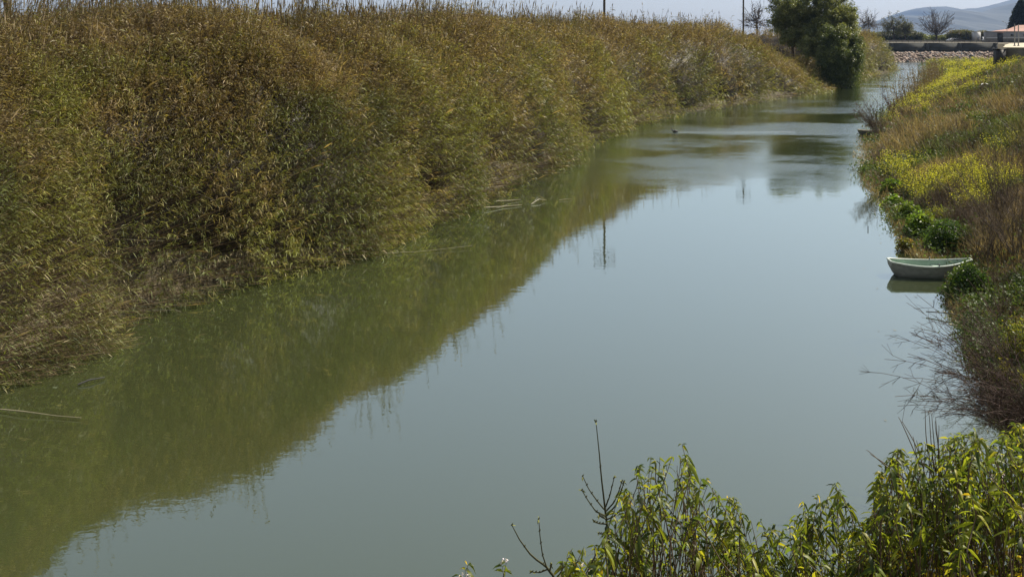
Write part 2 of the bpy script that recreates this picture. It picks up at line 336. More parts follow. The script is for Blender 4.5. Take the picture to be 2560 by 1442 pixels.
# one mass: thatch core, leafy tufts, canes and seed plumes
def reeds(t0, t1, ntuft, ncane, skip=None):
    b = MB()
    # core of dead thatch inside the leaves, coloured dark for shade in the hollows
    tt = np.arange(t0, t1 + .01, .6); uu = np.linspace(-.02, 2.2, 60)
    T_, U_ = np.meshgrid(tt, uu, indexing='ij')
    P, n_, a = reed_surface(T_, np.maximum(U_, 0)); inw = n_ * np.cos(a)[..., None] - np.array([0, 0, 1.]) * np.sin(a)[..., None] * .9
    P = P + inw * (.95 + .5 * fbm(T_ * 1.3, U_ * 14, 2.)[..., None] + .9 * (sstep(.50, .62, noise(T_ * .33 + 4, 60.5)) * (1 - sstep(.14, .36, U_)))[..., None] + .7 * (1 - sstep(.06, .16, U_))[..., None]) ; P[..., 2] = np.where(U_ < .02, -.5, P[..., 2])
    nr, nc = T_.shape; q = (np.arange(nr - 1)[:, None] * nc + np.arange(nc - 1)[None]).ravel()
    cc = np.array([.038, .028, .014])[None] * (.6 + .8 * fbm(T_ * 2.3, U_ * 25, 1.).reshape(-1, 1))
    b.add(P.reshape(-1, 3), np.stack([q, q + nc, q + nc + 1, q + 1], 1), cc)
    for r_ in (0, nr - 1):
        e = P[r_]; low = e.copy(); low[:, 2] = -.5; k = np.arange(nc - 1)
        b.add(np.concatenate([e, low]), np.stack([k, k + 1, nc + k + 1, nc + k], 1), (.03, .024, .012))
    # tufts
    pw = 1.75; r = rng.random(ntuft)
    t = (t0 ** (1 - pw) + r * (t1 ** (1 - pw) - t0 ** (1 - pw))) ** (1 / (1 - pw))
    u = rng.random(ntuft) ** .9 * 1.45
    u = np.where(u > 1.08, 1 + (u - 1) * 2.2, u)
    P, n_, a = reed_surface(t, u)
    D = P[:, 1]; sc = np.clip((D / 26) ** .47, .85, 2.4)
    inw = n_ * np.cos(a)[:, None] - np.array([0, 0, 1.]) * np.sin(a)[:, None]
    dep = rng.exponential(.42, ntuft) - .25
    P = P + inw * dep[:, None]; P[:, 2] = np.maximum(P[:, 2], .05)
    along = np.stack([-n_[:, 1], n_[:, 0], 0 * D], 1)
    lean = noise(t * .22, 77.) - .5 + .5 * (noise(t * .8, u * 5, 9) - .5)
    dirc = np.array([0, 0, 1.]) * (.25 + np.sin(a))[:, None] - n_ * (np.cos(a) * 1.0 + .12)[:, None] + along * (lean * 1.4)[:, None] + rng.normal(size=(ntuft, 3)) * .28
    dirc = unit(dirc)
    # colour of the patch the tuft grows in
    pa = fbm(t * .22, u * 3.2, 5.); pb = fbm(t * .9, u * 9, 11.); hue = pa * .6 + pb * .4 + rng.normal(0, .10, ntuft)
    green = sstep(.38, .72, hue + .40 * (1 - np.clip(u, 0, 1)) - .14)
    brown = np.array([.176, .130, .066]); olive = np.array([.192, .158, .056]); leaf = np.array([.140, .150, .036])
    base = brown + (olive - brown) * sstep(0, .5, green)[:, None]; base = base + (leaf - base) * sstep(.5, 1, green)[:, None]
    dkg = sstep(.66, .80, fbm(t * .33 + 40, u * 2.6, 21.) + .40 * (1 - np.clip(u, 0, 1)) - .19)
    base = base + (np.array([.068, .085, .024]) - base) * (dkg * .8)[:, None]
    base = base * (.6 + .95 * rng.random(ntuft) ** 1.4)[:, None] * (.85 + .5 * fbm(t * .5 + 9, u * 6, 50.))[:, None] * 1.12
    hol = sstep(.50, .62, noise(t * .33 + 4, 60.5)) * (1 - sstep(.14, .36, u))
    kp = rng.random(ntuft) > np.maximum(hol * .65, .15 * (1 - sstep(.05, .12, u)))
    P, dirc, base, sc, t = P[kp], dirc[kp], base[kp], sc[kp], t[kp]; ntuft = len(P)
    k = 11
    q_ = np.tile(np.arange(k) / k, (ntuft, 1)).ravel(); rep = np.repeat(np.arange(ntuft), k)
    segL = (.55 + .5 * rng.random(ntuft)) * sc
    LP = P[rep] + dirc[rep] * (segL[rep] * (q_ - .5))[:, None]
    side = unit(np.cross(dirc[rep], rng.normal(size=(len(rep), 3))))
    LT = dirc[rep] * (.5 + .7 * rng.random(len(rep)))[:, None] + side * .75
    LL = (.09 + .15 * rng.random(len(rep))) * sc[rep]
    LW = LL * (.07 + .045 * rng.random(len(rep))) * np.clip(sc[rep], 1, 1.6)
    C = base[rep] * (.7 + .6 * rng.random((len(rep), 1))); 
    str_ = rng.random(len(rep)) < .06; C[str_] = np.array([.34, .29, .16]) * (.8 + .4 * rng.random((str_.sum(), 1)))
    near = LP[:, 1] < 46
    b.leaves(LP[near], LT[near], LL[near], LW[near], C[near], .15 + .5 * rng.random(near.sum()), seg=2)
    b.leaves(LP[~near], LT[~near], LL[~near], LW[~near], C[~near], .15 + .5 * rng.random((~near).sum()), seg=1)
    # stem pieces of the tufts
    w = .006 * sc
    b.segs(P - dirc * segL[:, None] * .7, P + dirc * segL[:, None] * .5, w, w * .5, np.array([.15, .11, .06]) * (.6 + .8 * rng.random((ntuft, 1))), n=3)
    # bare canes: long, from inside the mass to its surface and past it; those at the crest stand against the sky with a plume
    r = rng.random(ncane); t = (t0 ** (1 - pw) + r * (t1 ** (1 - pw) - t0 ** (1 - pw))) ** (1 / (1 - pw))
    u = rng.random(ncane) * 1.25; u[: ncane // 3] = .93 + rng.random(ncane // 3) * .9
    P, n_, a = reed_surface(t, u); D = P[:, 1]; sc = np.clip((D / 30) ** .5, .9, 2.6)
    along = np.stack([-n_[:, 1], n_[:, 0], 0 * D], 1)
    lean = (noise(t * .16, 31.) - .5) * 1.6
    d = unit(np.array([0, 0, 1.]) * (.18 + np.sin(a))[:, None] - n_ * (np.cos(a) * 1.1)[:, None] + along * lean[:, None] * (1 - .6 * np.clip(u, 0, 1))[:, None] + rng.normal(size=(ncane, 3)) * np.array([.16, .16, .1]))
    crestc = u > .93
    out = np.where(crestc, .2 + rng.random(ncane) ** 1.8 * 1.5, .1 + .75 * rng.random(ncane) ** 1.5)
    Ln = 1.2 + 2.2 * rng.random(ncane)
    A_ = P - d * Ln[:, None]; B_ = P + d * out[:, None]; low = A_[:, 2] < .1
    A_[low, 2] = .1; 
    C = np.where(rng.random((ncane, 1)) < .8, np.array([[.14, .10, .062]]), np.array([[.30, .25, .15]])) * (.7 + .6 * rng.random((ncane, 1)))
    b.segs(A_, B_, .010 * sc, .006 * sc, C, n=3)
    pl = rng.random(ncane) < np.where(crestc, .55, .05)
    Pp, dp = B_[pl], unit(d[pl] + rng.normal(size=(pl.sum(), 3)) * .12); Lp = (.30 + .3 * rng.random(pl.sum())) * np.clip(sc[pl], 1, 1.5)
    pc = np.where(crestc[pl][:, None], np.array([[.16, .12, .075]]), np.array([[.36, .28, .15]])) * (.7 + .5 * rng.random((pl.sum(), 1)))
    for q in range(2):
        b.leaves(Pp, dp, Lp, Lp * .10, pc, .05, seg=1)
    # taller leafy shoots standing clear of the mass in ragged groups
    ne = 8500; r = rng.random(ne); te = (t0 ** (1 - pw) + r * (t1 ** (1 - pw) - t0 ** (1 - pw))) ** (1 / (1 - pw)); ue = .5 + rng.random(ne) * .95
    kp = noise(te * 1.25, ue * 7, 5.5) > .56; te, ue = te[kp], ue[kp]; ne = len(te)
    Pe, ne_, ae = reed_surface(te, ue); sce = np.clip((Pe[:, 1] / 28) ** .45, .9, 2.3)
    de = unit(np.array([0, 0, 1.]) + ne_ * -.12 + rng.normal(size=(ne, 3)) * .15); he = (.5 + 1.8 * rng.random(ne) ** 1.6) * (.6 + .9 * noise(te * .4, 2., 8.))
    te_ = np.array([.155, .115, .065]) * (.6 + .7 * rng.random((ne, 1)))
    b.segs(Pe - de * .8, Pe + de * he[:, None], .009 * sce, .005 * sce, te_, n=3)
    rp = np.repeat(np.arange(ne), 16); LP = Pe[rp] + de[rp] * (he[rp] * (rng.random(len(rp)) * 1.2 - .2))[:, None]; LT = de[rp] * .8 + unit(rng.normal(size=(len(rp), 3))) * .75
    LL = (.15 + .17 * rng.random(len(rp))) * sce[rp]
    b.leaves(LP, LT, LL, LL * .10, (np.array([.15, .13, .050]) * (.6 + .8 * rng.random((ne, 1))))[rp] * (.7 + .6 * rng.random((len(rp), 1))), .4, seg=1)
    pl = rng.random(ne) < .5; b.leaves(Pe[pl] + de[pl] * he[pl, None], de[pl], (.3 + .25 * rng.random(pl.sum())) * np.clip(sce[pl], 1, 1.6), .05 * np.clip(sce[pl], 1, 2), np.array([.20, .155, .095]) * (.6 + .7 * rng.random((pl.sum(), 1))), .05)
    # small leaves on the crest canes
    kk = 12; ci = np.where(crestc)[0]; rep = np.repeat(ci, kk); fr_ = rng.random(len(rep))
    LP = P[rep] + d[rep] * (out[rep] * (fr_ * 1.3 - .45))[:, None]
    LT = d[rep] * .9 + unit(rng.normal(size=(len(rep), 3))) * .75
    LL = (.16 + .16 * rng.random(len(rep))) * sc[rep]
    b.leaves(LP, LT, LL, LL * .1, np.array([.12, .115, .045]) * (.5 + .9 * rng.random((len(rep), 1))), .35, seg=1)
    # long pale canes slumped out over the water at the foot of the bed
    if t0 < 60:
        n2 = 300; t = t0 + (min(t1, 80) - t0) * rng.random(n2) ** 1.3; u = rng.random(n2) * .42
        P, n_, a = reed_surface(t, u); along = np.stack([-n_[:, 1], n_[:, 0], 0 * t], 1)
        sl2 = noise(t * .3, 5.) * 1.4
        d = unit(-n_ * 1.0 + along * (-.5 + .9 * sl2)[:, None] + np.array([0, 0, 1.]) * (-.25 + .45 * rng.random(n2))[:, None] + rng.normal(size=(n2, 3)) * .16)
        Ln = 1.2 + 1.9 * rng.random(n2); A_ = P - d * Ln[:, None] * .8 ; B_ = P + d * (Ln * .22)[:, None]; A_[:, 2] = np.maximum(A_[:, 2], .25); B_[:, 2] = np.maximum(B_[:, 2], .02)
        b.segs(A_, B_, .011, .006, np.array([.27, .25, .20]) * (.4 + .7 * rng.random((n2, 1))), n=3)
    return b
tag(reeds(9, 221, 155000, 28000).build("reed_bed", M['reed']), "tall brown and olive reed thicket leaning over the river's left bank", "reeds", kind='stuff')

# ------------------------------------------------------------------ branching
def grow(p, d, L, r, depth, spread=.5, ratio=.72, kids=(2, 3), up=.1, wob=.12, segs=None, tips=None, minr=.006):
    """a limb as short bent pieces; returns lists of pieces and tips"""
    k = 3
    for i in range(k):
        d = d + np.array([random.gauss(0, wob), random.gauss(0, wob), random.gauss(0, wob) + up * .3]); d = d / np.linalg.norm(d)
        q = p + d * L / k; r2 = max(r * (1 - .12), minr); segs.append((p, q, r, r2)); p, r = q, r2
        if depth > 0 and i < k - 1 and random.random() < .55:
            dd = d + unit(np.array([random.gauss(0, 1), random.gauss(0, 1), random.gauss(0, .6)])) * spread * 1.2; dd = dd / np.linalg.norm(dd)
            grow(p, dd, L * ratio * .8, max(r * .55, minr), depth - 1, spread, ratio, kids, up, wob, segs, tips, minr)
    if depth == 0: tips.append((p, d)); return
    for j in range(random.randint(*kids)):
        dd = d + unit(np.array([random.gauss(0, 1), random.gauss(0, 1), random.gauss(0, .7)])) * spread; dd = dd / np.linalg.norm(dd)
        grow(p, dd, L * ratio * random.uniform(.8, 1.1), max(r * .68, minr), depth - 1, spread, ratio, kids, up, wob, segs, tips, minr)
def segmesh(segs, C, n=4):
    b = MB(); A_ = np.array([s[0] for s in segs]); B_ = np.array([s[1] for s in segs])
    b.segs(A_, B_, np.array([s[2] for s in segs]), np.array([s[3] for s in segs]), np.array(C) * (.8 + .4 * rng.random((len(segs), 1))), n=n); return b
def bare_tree(name, base, h, width, label, cat, depth=5, trunk=.2, c=(.07, .055, .045), minr=.02, group=None, spread=.5, up=.12, n=4, stems=1):
    segs, tips = [], []
    for i in range(stems):
        d0 = np.array([random.gauss(0, .35), random.gauss(0, .35), 1.]) if stems > 1 else np.array([0, 0, 1.])
        grow(np.zeros(3), unit(d0), h * .26, trunk, depth, spread, .78, (2, 3), up, .1, segs, tips, minr)
    P = np.array([s[1] for s in segs]); zs = h / P[:, 2].max(); ws = (width / 2) / max(np.percentile(np.abs(P[:, :2]), 98), .01)
    sc = np.array([ws, ws, zs]); segs = [(a * sc, b_ * sc, r, r2) for a, b_, r, r2 in segs]
    root = empty(name, base, label, cat, group)
    k = 5 if stems == 1 else 3 * stems
    main = [s for s in segs if s[2] > trunk * .5]; rest = [s for s in segs if s[2] <= trunk * .5]
    segmesh(main or segs[:3], c, 6).build("trunk" if stems == 1 else "stem", M['bark'], root)
    if rest: segmesh(rest, c, n).build("crown" if stems == 1 else "twigs", M['bark'], root)
    return root, segs, [(p * sc, d) for p, d in tips]
def fan_tree(name, base, h, width, label, trunk=.3, nlimb=46, start=(.12, .5), side=10, minr=.03, c=(.075, .06, .05), lobes=0, cat="tree"):
    root = empty(name, base, label, cat); tb = MB(); segs, tips = [], []; hc = h * .56; rz = h * .45; rx = width / 2
    top = np.array([0, 0, h * start[1]]); tb.tube([(0, 0, -.6), (.02 * h, 0, h * .15), top * .7, top], [trunk * 1.2, trunk, trunk * .75, trunk * .45], 8, c)
    for i in range(nlimb):
        v = unit(rng.normal(size=3)); v[2] = abs(v[2]) * 1.3 - .5; v = unit(v); rr = .78 + .26 * rng.random()
        if lobes: rr *= .75 + .5 * noise(v[0] * lobes + 9, v[1] * lobes, v[2] * lobes)
        e = np.array([0, 0, hc]) + v * np.array([rx, rx, rz]) * rr
        s0 = np.array([0, 0, h * (start[0] + (start[1] - start[0]) * rng.random())]); k = 7; t = np.linspace(0, 1, k)[:, None]
        ctrl = s0 + (e - s0) * .5 + np.array([0, 0, -.10 * h * (1 - abs(v[2]))]) + rng.normal(size=3) * .02 * h
        P = (1 - t) ** 2 * s0 + 2 * t * (1 - t) * ctrl + t * t * e; P[1:-1] += rng.normal(size=(k - 2, 3)) * .012 * h
        r = np.linspace(trunk * .34, minr, k)
        for j in range(k - 1): segs.append((P[j], P[j + 1], r[j], r[j + 1]))
        for j in range(side):
            q = 2 + rng.integers(0, k - 2); a = P[q]; L = h * (.06 + .12 * rng.random()); dd = unit(unit(e - s0) * .9 + rng.normal(size=3) * .55 + np.array([0, 0, .15])); b_ = a + dd * L
            segs.append((a, b_, minr * 1.2, minr * .8)); tips.append(b_)
            for z in range(2): d3 = unit(dd + rng.normal(size=3) * .5); segs.append((a + dd * L * (.4 + .4 * z), b_ + d3 * L * .45, minr * .8, minr * .6)); tips.append(b_ + d3 * L * .45)
    tb.build("trunk", M['bark'], root); segmesh(segs, c, 3).build("crown", M['bark'], root); return root, np.array(tips)
def leaf_cloud(b, centres, radii, per, L, Wd, cols, droop=0., flat=1.0):
    """leaf clumps: centres (n,3), radii (n,) ; per leaves each"""
    n_ = len(centres); rep = np.repeat(np.arange(n_), per)
    off = unit(rng.normal(size=(n_ * per, 3))) * (rng.random((n_ * per, 1)) ** .45) * np.asarray(radii)[rep][:, None]; off[:, 2] *= flat
    T = unit(off + rng.normal(size=off.shape) * .25 * np.asarray(radii)[rep][:, None]) + np.array([0, 0, -droop])
    tone = (.75 + .5 * rng.random(n_))[rep][:, None] * (.7 + .6 * rng.random((len(rep), 1)))
    ci = rng.integers(0, len(cols), n_)[rep]
    b.leaves(np.asarray(centres)[rep] + off, T, L * (.7 + .6 * rng.random(len(rep))), Wd, np.asarray(cols)[ci] * tone, .3, seg=1)
def leafy_tree(name, base, blobs, label, per=90, L=.35, Wd=.13, cols=((.05, .085, .025), (.075, .11, .03), (.035, .06, .02)), droop=.3, trunk=.3, group=None, clump=.55, dens=1.0, trail=0):
    """blobs: (centre xyz rel. to base, radius xyz). limbs run from the base to each blob, small leaf clumps fill its shell unevenly"""
    root = empty(name, base, label, "tree", group); tb = MB(); cb = MB()
    fork = np.array([0, 0, blobs[0][0][2] * .35])
    tb.tube([np.array([0, 0, -.5]), fork * .5 + np.array([.1, 0, 0]), fork], [trunk, trunk * .85, trunk * .7], 8, (.08, .065, .05))
    for c, r in blobs:
        c = np.array(c, float); r = np.array(r, float)
        mid = (fork + c) / 2 + np.array([0, 0, -.1]) * r[2]
        tb.tube([fork, mid, c], [trunk * .5, trunk * .3, trunk * .12], 6, (.08, .065, .05))
        nn = max(8, int(dens * 14 * (r[0] * r[1] + r[0] * r[2] + r[1] * r[2]) / (clump ** 2) / 9))
        v = unit(rng.normal(size=(nn, 3))) * (.25 + 1.0 * rng.random((nn, 1)) ** .8)
        keep = fbm(v[:, 0] * 2.2 + c[0], v[:, 1] * 2.2 + c[1], v[:, 2] * 2.2 + c[2], 2) > .36
        v = v[keep]; ce = c + v * r
        for q in ce[:: max(1, len(ce) // 14)]:
            tb.tube([c, (c + q) / 2 + rng.normal(size=3) * .1 * r, q], [trunk * .1, trunk * .06, .02], 4, (.07, .06, .045))
        leaf_cloud(cb, ce, clump * (.6 + .8 * rng.random(len(ce))), per, L, Wd, cols, droop)
        if trail:
            lo = ce[ce[:, 2] < c[2] + r[2] * .2]; rep = np.repeat(np.arange(len(lo)), trail); st = lo[rep] + rng.normal(size=(len(rep), 3)) * clump * .5
            Ln = r[2] * (1.0 + 1.6 * rng.random(len(rep))) ; m_ = 8
            for j in range(m_):
                p = st + np.array([0, 0, -1.]) * (Ln * j / m_)[:, None] + rng.normal(size=st.shape) * .10
                p[:, 2] = np.maximum(p[:, 2], -base[2] + .15)
                cb.leaves(p, np.array([0, 0, -1.]) + rng.normal(size=st.shape) * .35, L, Wd, np.array(cols[0]) * (.6 + .7 * rng.random((len(rep), 1))), .1)
    tb.build("trunk", M['bark'], root); cb.build("crown", M['tree'], root); return root
GRN = ((.17, .195, .075), (.21, .225, .085), (.11, .135, .05), (.18, .20, .07))
DKG = ((.075, .10, .034), (.10, .13, .045), (.15, .17, .058))
def blob(px, py, D, rx, ry, base):         # a crown lobe measured on the photograph at its distance, relative to the tree's foot
    c = at(px, py, D) - np.array(base); k = D / F
    return (c, (rx * k, rx * k, ry * k))
b0 = (47.0, 154.0, 2.6)
leafy_tree("broadleaf_tree", b0, [blob(1968, 22, 150, 40, 34, b0), blob(1995, 52, 152, 36, 26, b0), blob(1950, 58, 150, 24, 22, b0), blob(2000, -10, 152, 30, 34, b0), blob(1960, -35, 152, 34, 30, b0), blob(2008, 88, 149, 34, 22, b0), blob(2022, 50, 150, 26, 26, b0), blob(1978, 92, 149, 26, 18, b0)], "big olive-green broadleaf tree behind the reeds, left of its narrow-topped neighbour", per=46, L=.30, Wd=.12, cols=GRN, trunk=.35, clump=.38, dens=1.35)
b0 = (51.0, 149.0, 2.2)
leafy_tree("broadleaf_tree", b0, [blob(2046, 5, 150, 17, 56, b0), blob(2074, 28, 148, 28, 30, b0), blob(2104, 48, 148, 30, 28, b0), blob(2085, -15, 150, 24, 34, b0), blob(2118, 30, 149, 20, 22, b0), blob(2048, 78, 147, 30, 26, b0), blob(2030, 118, 145, 26, 26, b0), blob(2070, 64, 147, 30, 24, b0), blob(2128, 72, 147, 18, 22, b0)], "tall green tree with a narrow airy top, between the olive-green tree and the trailing one", per=46, L=.30, Wd=.12, cols=GRN, trunk=.35, clump=.38, dens=1.35)
b0 = (51.5, 144.0, .8)
leafy_tree("trailing_tree", b0, [blob(2085, 92, 143, 36, 26, b0), blob(2120, 112, 143, 30, 30, b0), blob(2098, 132, 142, 44, 30, b0), blob(2112, 150, 142, 32, 30, b0), blob(2070, 140, 141, 24, 26, b0), blob(2134, 130, 142, 16, 34, b0), blob(2100, 176, 142, 34, 20, b0)], "dark green tree trailing its branches down to the water's edge", per=70, L=.30, Wd=.12, cols=DKG, trunk=.3, clump=.45, dens=1.5, trail=6)

# trees farther off
def bt(px, ptop, pbase, D, wpx, label, **kw):
    p = at(px, pbase, D); h = (pbase - ptop) / F * D
    return bare_tree(kw.pop('name', "bare_tree"), (p[0], p[1], p[2]), h, wpx / F * D, label, "tree", **kw)
def ft(px, ptop, pbase, D, wpx, label, **kw):
    return fan_tree(kw.pop('name', "bare_tree"), at(px, pbase, D), (pbase - ptop) / F * D, wpx / F * D, label, **kw)
ft(1892, 12, 100, 190, 72, "leafless grey tree poking over the reeds beside the utility pole", nlimb=34, minr=.022, trunk=.2, start=(.3, .6), lobes=2)
ft(2340, 29, 104, 420, 84, "leafless round-crowned tree standing alone before the hills", nlimb=52, side=11, minr=.040, trunk=.40, start=(.10, .34))
r_, tp = ft(2172, 20, 104, 330, 46, "thin half-bare tree just right of the trailing tree", nlimb=30, minr=.03, trunk=.22, start=(.3, .75), lobes=3)
cb = MB(); leaf_cloud(cb, tp[::2], np.full(len(tp[::2]), .35), 2, .3, .13, ((.08, .08, .045), (.10, .09, .05))); cb.build("leaves", M['tree'], r_)
for px, top, w, lab in ((2234, 41, 42, "grey-green tree with a drooping crown, over the road wall's left end"), (2262, 50, 32, "small pale grey-green tree leaning against its bigger neighbour")):
    r_, tp = ft(px, top, 102, 400, w, lab, name="olive_tree", nlimb=34, minr=.035, trunk=.28, start=(.3, .6), lobes=3)
    cb = MB(); leaf_cloud(cb, tp[::2], np.full(len(tp[::2]), .6), 5, .5, .22, ((.10, .11, .06), (.12, .12, .075), (.075, .085, .05)), .4); cb.build("leaves", M['tree'], r_)
# cypress
b0 = at(2552, 92, 380); root = empty("cypress_tree", b0, "dark pointed cypress behind the red-roofed building", "tree"); k = 380 / F
MB().cyl((0, 0, -2), (0, 0, 9), .35, .1, 8, (.07, .055, .04)).build("trunk", M['bark'], root)
cb = MB(); nn = 700; hh = rng.random(nn) ** 1.2; rad = (1 - hh) ** .75 * 31 * k * (.85 + .3 * noise(hh * 9, 1.)); an = rng.random(nn) * 6.283; q = rad * rng.random(nn) ** .35
ce = np.stack([q * np.cos(an) + 2 * k * (hh - .5), q * np.sin(an), 14 * k + hh * 72 * k], 1)
leaf_cloud(cb, ce, .55 + .5 * rng.random(nn), 26, .8, .35, ((.012, .022, .012), (.02, .03, .014)), -.7, 1.2); cb.build("crown", M['tree'], root)

# hedges behind the road: dense, uneven, one clipped mass each
def hedge(name, p0, p1, h, label, cols, thick=2.5, n_=900):
    b = MB(); t = rng.random(n_); A_, B_ = np.array(p0, float), np.array(p1, float)
    hh = h * (.72 + .5 * fbm(t * np.linalg.norm(B_ - A_) * .12, 2.2, h))
    c = A_ + (B_ - A_) * t[:, None]; c[:, 2] += rng.random(n_) ** .7 * hh; c[:, 1] += rng.normal(size=n_) * thick * .35
    leaf_cloud(b, c, .6 + .6 * rng.random(n_), 26, .6, .3, cols, 0)
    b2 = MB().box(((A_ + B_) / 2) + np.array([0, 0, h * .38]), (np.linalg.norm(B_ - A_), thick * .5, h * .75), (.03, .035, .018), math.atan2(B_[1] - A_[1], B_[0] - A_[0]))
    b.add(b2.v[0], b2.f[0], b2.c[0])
    return tag(b.build(name, M['tree']), label, "hedge")
OLV = ((.09, .10, .035), (.11, .105, .04), (.065, .075, .025)); YLV = ((.13, .125, .045), (.12, .10, .04), (.08, .09, .03))
hedge("hedge", at(2080, 104, 430), at(2305, 104, 430), 4.3, "olive hedge left of the round bare tree, behind the road", OLV)
hedge("hedge", at(2300, 104, 436), at(2378, 104, 436), 2.3, "low green hedge under the round bare tree", GRN, n_=400)
hedge("hedge", at(2372, 104, 430), at(2433, 104, 430), 4.4, "yellowish hedge between the round bare tree and the pale box building", YLV, n_=500)
hedge("hedge", at(2450, 104, 430), at(2468, 104, 430), 4.0, "short yellowish hedge between the pale box and the long building", YLV, n_=200)

# ------------------------------------------------------------------ road wall, riprap, guard rail
def thing_box(root, name, mat, c, d, rz=0, taper=1.0):
    return MB().box(c, d, rz=rz, taper=taper).build(name, mat, root)
YW = 292.0
root = empty("road_wall", (100, YW, 3), "long grey concrete retaining wall under the road at the river's end", "wall")
xs = [-60, -20, 20, 60, 88, 109, 120.5, 131.7, 142.2, 153.5]
for i in range(len(xs) - 1):
    a, b_ = xs[i] + .5 - 100, xs[i + 1] - .5 - 100
    thing_box(root, "wall_panel", M['concrete'], ((a + b_) / 2, 0, 1.0), (b_ - a, .6, 3.4))
    for zz in (.6, 1.45): thing_box(root, "panel_ledge", M['concrete'], ((a + b_) / 2, -.33, zz), (b_ - a, .12, .12))
for x in xs: thing_box(root, "pilaster", M['concrete'], (x - 100, .1, 1.0), (.95, .9, 3.36))
thing_box(root, "coping", M['coping'], (46.75 - 100, 0, 2.79), (215, .9, .12))
thing_box(root, "footing", M['coping'], (46.75 - 100, -.9, -.32), (215, 1.4, .3))
tb = MB(); n_ = 4200
x = 85 + 80 * rng.random(n_); q = rng.random(n_); c = np.stack([x, 281.5 + q * 8.9, -1.4 + 4.0 * sstep(280.5, 291, 281.5 + q * 8.9) + .1], 1)
ph = np.array([[1, 0, 0], [-1, 0, 0], [0, 1, 0], [0, -1, 0], [0, 0, 1], [0, 0, -1.]]); fo = np.array([[0, 2, 4], [2, 1, 4], [1, 3, 4], [3, 0, 4], [2, 0, 5], [1, 2, 5], [3, 1, 5], [0, 3, 5]])
sz = (.28 + .5 * rng.random(n_) ** 2)[:, None, None] * (.7 + .6 * rng.random((n_, 6, 1))) * np.array([1.2, .9, .7])
V = c[:, None] + ph[None] * sz + rng.normal(size=(n_, 6, 3)) * .10
tb.add(V.reshape(-1, 3), (fo[None] + (np.arange(n_) * 6)[:, None, None]).reshape(-1, 3), np.repeat(np.where(rng.random((n_, 1)) < .15, np.array([[.10, .11, .12]]), np.array([[.24, .185, .15]])) * (.65 + .6 * rng.random((n_, 1))), 6, 0))
tag(tb.build("riprap_rubble", M['rock']), "pinkish riprap boulders sloping from the road wall to the water", "rubble", kind='stuff')
root = empty("guard_rail", (100, 297, 5.45), "thin dark guard rail along the road above the wall", "guard rail")
for x in np.arange(-60, 56, 2.0): MB().box((x, 0, .5), (.10, .10, 1.05)).build("post", M['dark'], root)
for z in (.16, .34, .52, .70, .88, 1.06): MB().box((-2, 0, z), (118, .05, .11)).build("rail", M['dark'], root)

# cars on the road
def car(base, rz, paint, label, van=False):
    root = empty("parked_car" if van else "car", base, label, "van" if van else "car", rz=rz)
    if van: prof = [(-2.3, .35), (2.3, .35), (2.35, .95), (1.7, 1.15), (1.1, 1.85), (-2.2, 1.95), (-2.35, 1.0)]
    else: prof = [(-2.05, .3), (2.05, .3), (2.12, .7), (1.3, .88), (.6, 1.40), (-.9, 1.45), (-1.85, 1.0), (-2.12, .8)]
    MB().prism([(x, -.85, z) for x, z in prof], (0, 1.7, 0)).build("body", paint, root)
    win = [(-1.9, 1.2), (1.0, 1.2), (.85, 1.75), (-1.9, 1.8)] if van else [(-1.5, .95), (1.05, .92), (.5, 1.32), (-.85, 1.36)]
    for y0 in (-.87, .85): MB().prism([(x, y0, z) for x, z in win], (0, .02, 0)).build("side_window", M['glass'], root)
    ws = [(1.16, 1.2), (1.66, 1.2), (1.2, 1.78)] if van else [(1.32, .90), (.66, 1.37)]
    a, c = (np.array(ws[1]), np.array(ws[-1])) if van else (np.array(ws[0]), np.array(ws[1]))
    MB().add([[a[0], -.7, a[1]], [a[0], .7, a[1]], [c[0], .62, c[1]], [c[0], -.62, c[1]], [a[0] + .03, -.7, a[1] + .03], [a[0] + .03, .7, a[1] + .03], [c[0] + .03, .62, c[1] + .03], [c[0] + .03, -.62, c[1] + .03]],
             [[0, 1, 2, 3], [4, 5, 6, 7], [0, 1, 5, 4], [1, 2, 6, 5], [2, 3, 7, 6], [3, 0, 4, 7]]).build("windscreen", M['glass'], root)
    for x in (-1.3, 1.35):
        for y in (-.8, .8): MB().cyl((x, y - .1, .32), (x, y + .1, .32), .32, n=14).build("wheel", M['rubber'], root)
    for y in (-.6, .6): MB().box((2.1, y, .68), (.08, .3, .14)).build("headlight", M['white'], root)
    return root
for px, py, rz, p_, lab, v_ in ((2378, 104.4, R(195), 'white', "white car leading on the road above the concrete wall", False), (2391, 104.4, R(190), 'blackpaint', "black car close behind the white one on the road", False), (2462, 104, R(250), 'white', "white van facing the camera at the corner of the long building", True)):
    D = (CAMH - 5.47) * F / (py - H0); D = 391 + 2 * v_
    q = at(px, py, D); c_ = car((q[0], D, 5.47), rz, M[p_], lab, v_); c_.scale = (1, 1, 1)

# long low building with red roof, pale box
root = empty("low_building", (0, 0, 0), "low grey building with pale band, red tiled roof at its right end", "building")
Db = 350.; X0 = at(2466, 90, Db)[0]; z0 = 5.45; ztop = at(0, 80, Db)[2]
root.location = (X0, Db, z0); h = ztop - z0
MB().box((20, 1, h / 2), (40, 2, h)).box((32, 7.1, h / 2), (26, 9.6, h)).build("wall", M['render'], root)
MB().box((20, -.04, h * .42), (40, .06, h * .12)).build("pale_band", M['stripe'], root)
MB().box((20, 1, h + .085), (40.3, 2.3, .16)).build("parapet", M['coping'], root)
dx = at(2500, 90, Db)[0] - X0
dr = MB().box((dx, -.06, h * .42), (2.1, .1, h * .84)).build("door", M['dark'], root); MB().box((dx + .8, -.14, h * .4), (.06, .06, .3)).build("handle", M['steel'], dr)
MB().box((dx, -.3, h * .93), (2.3, .6, .12)).build("awning", M['tile'], root)
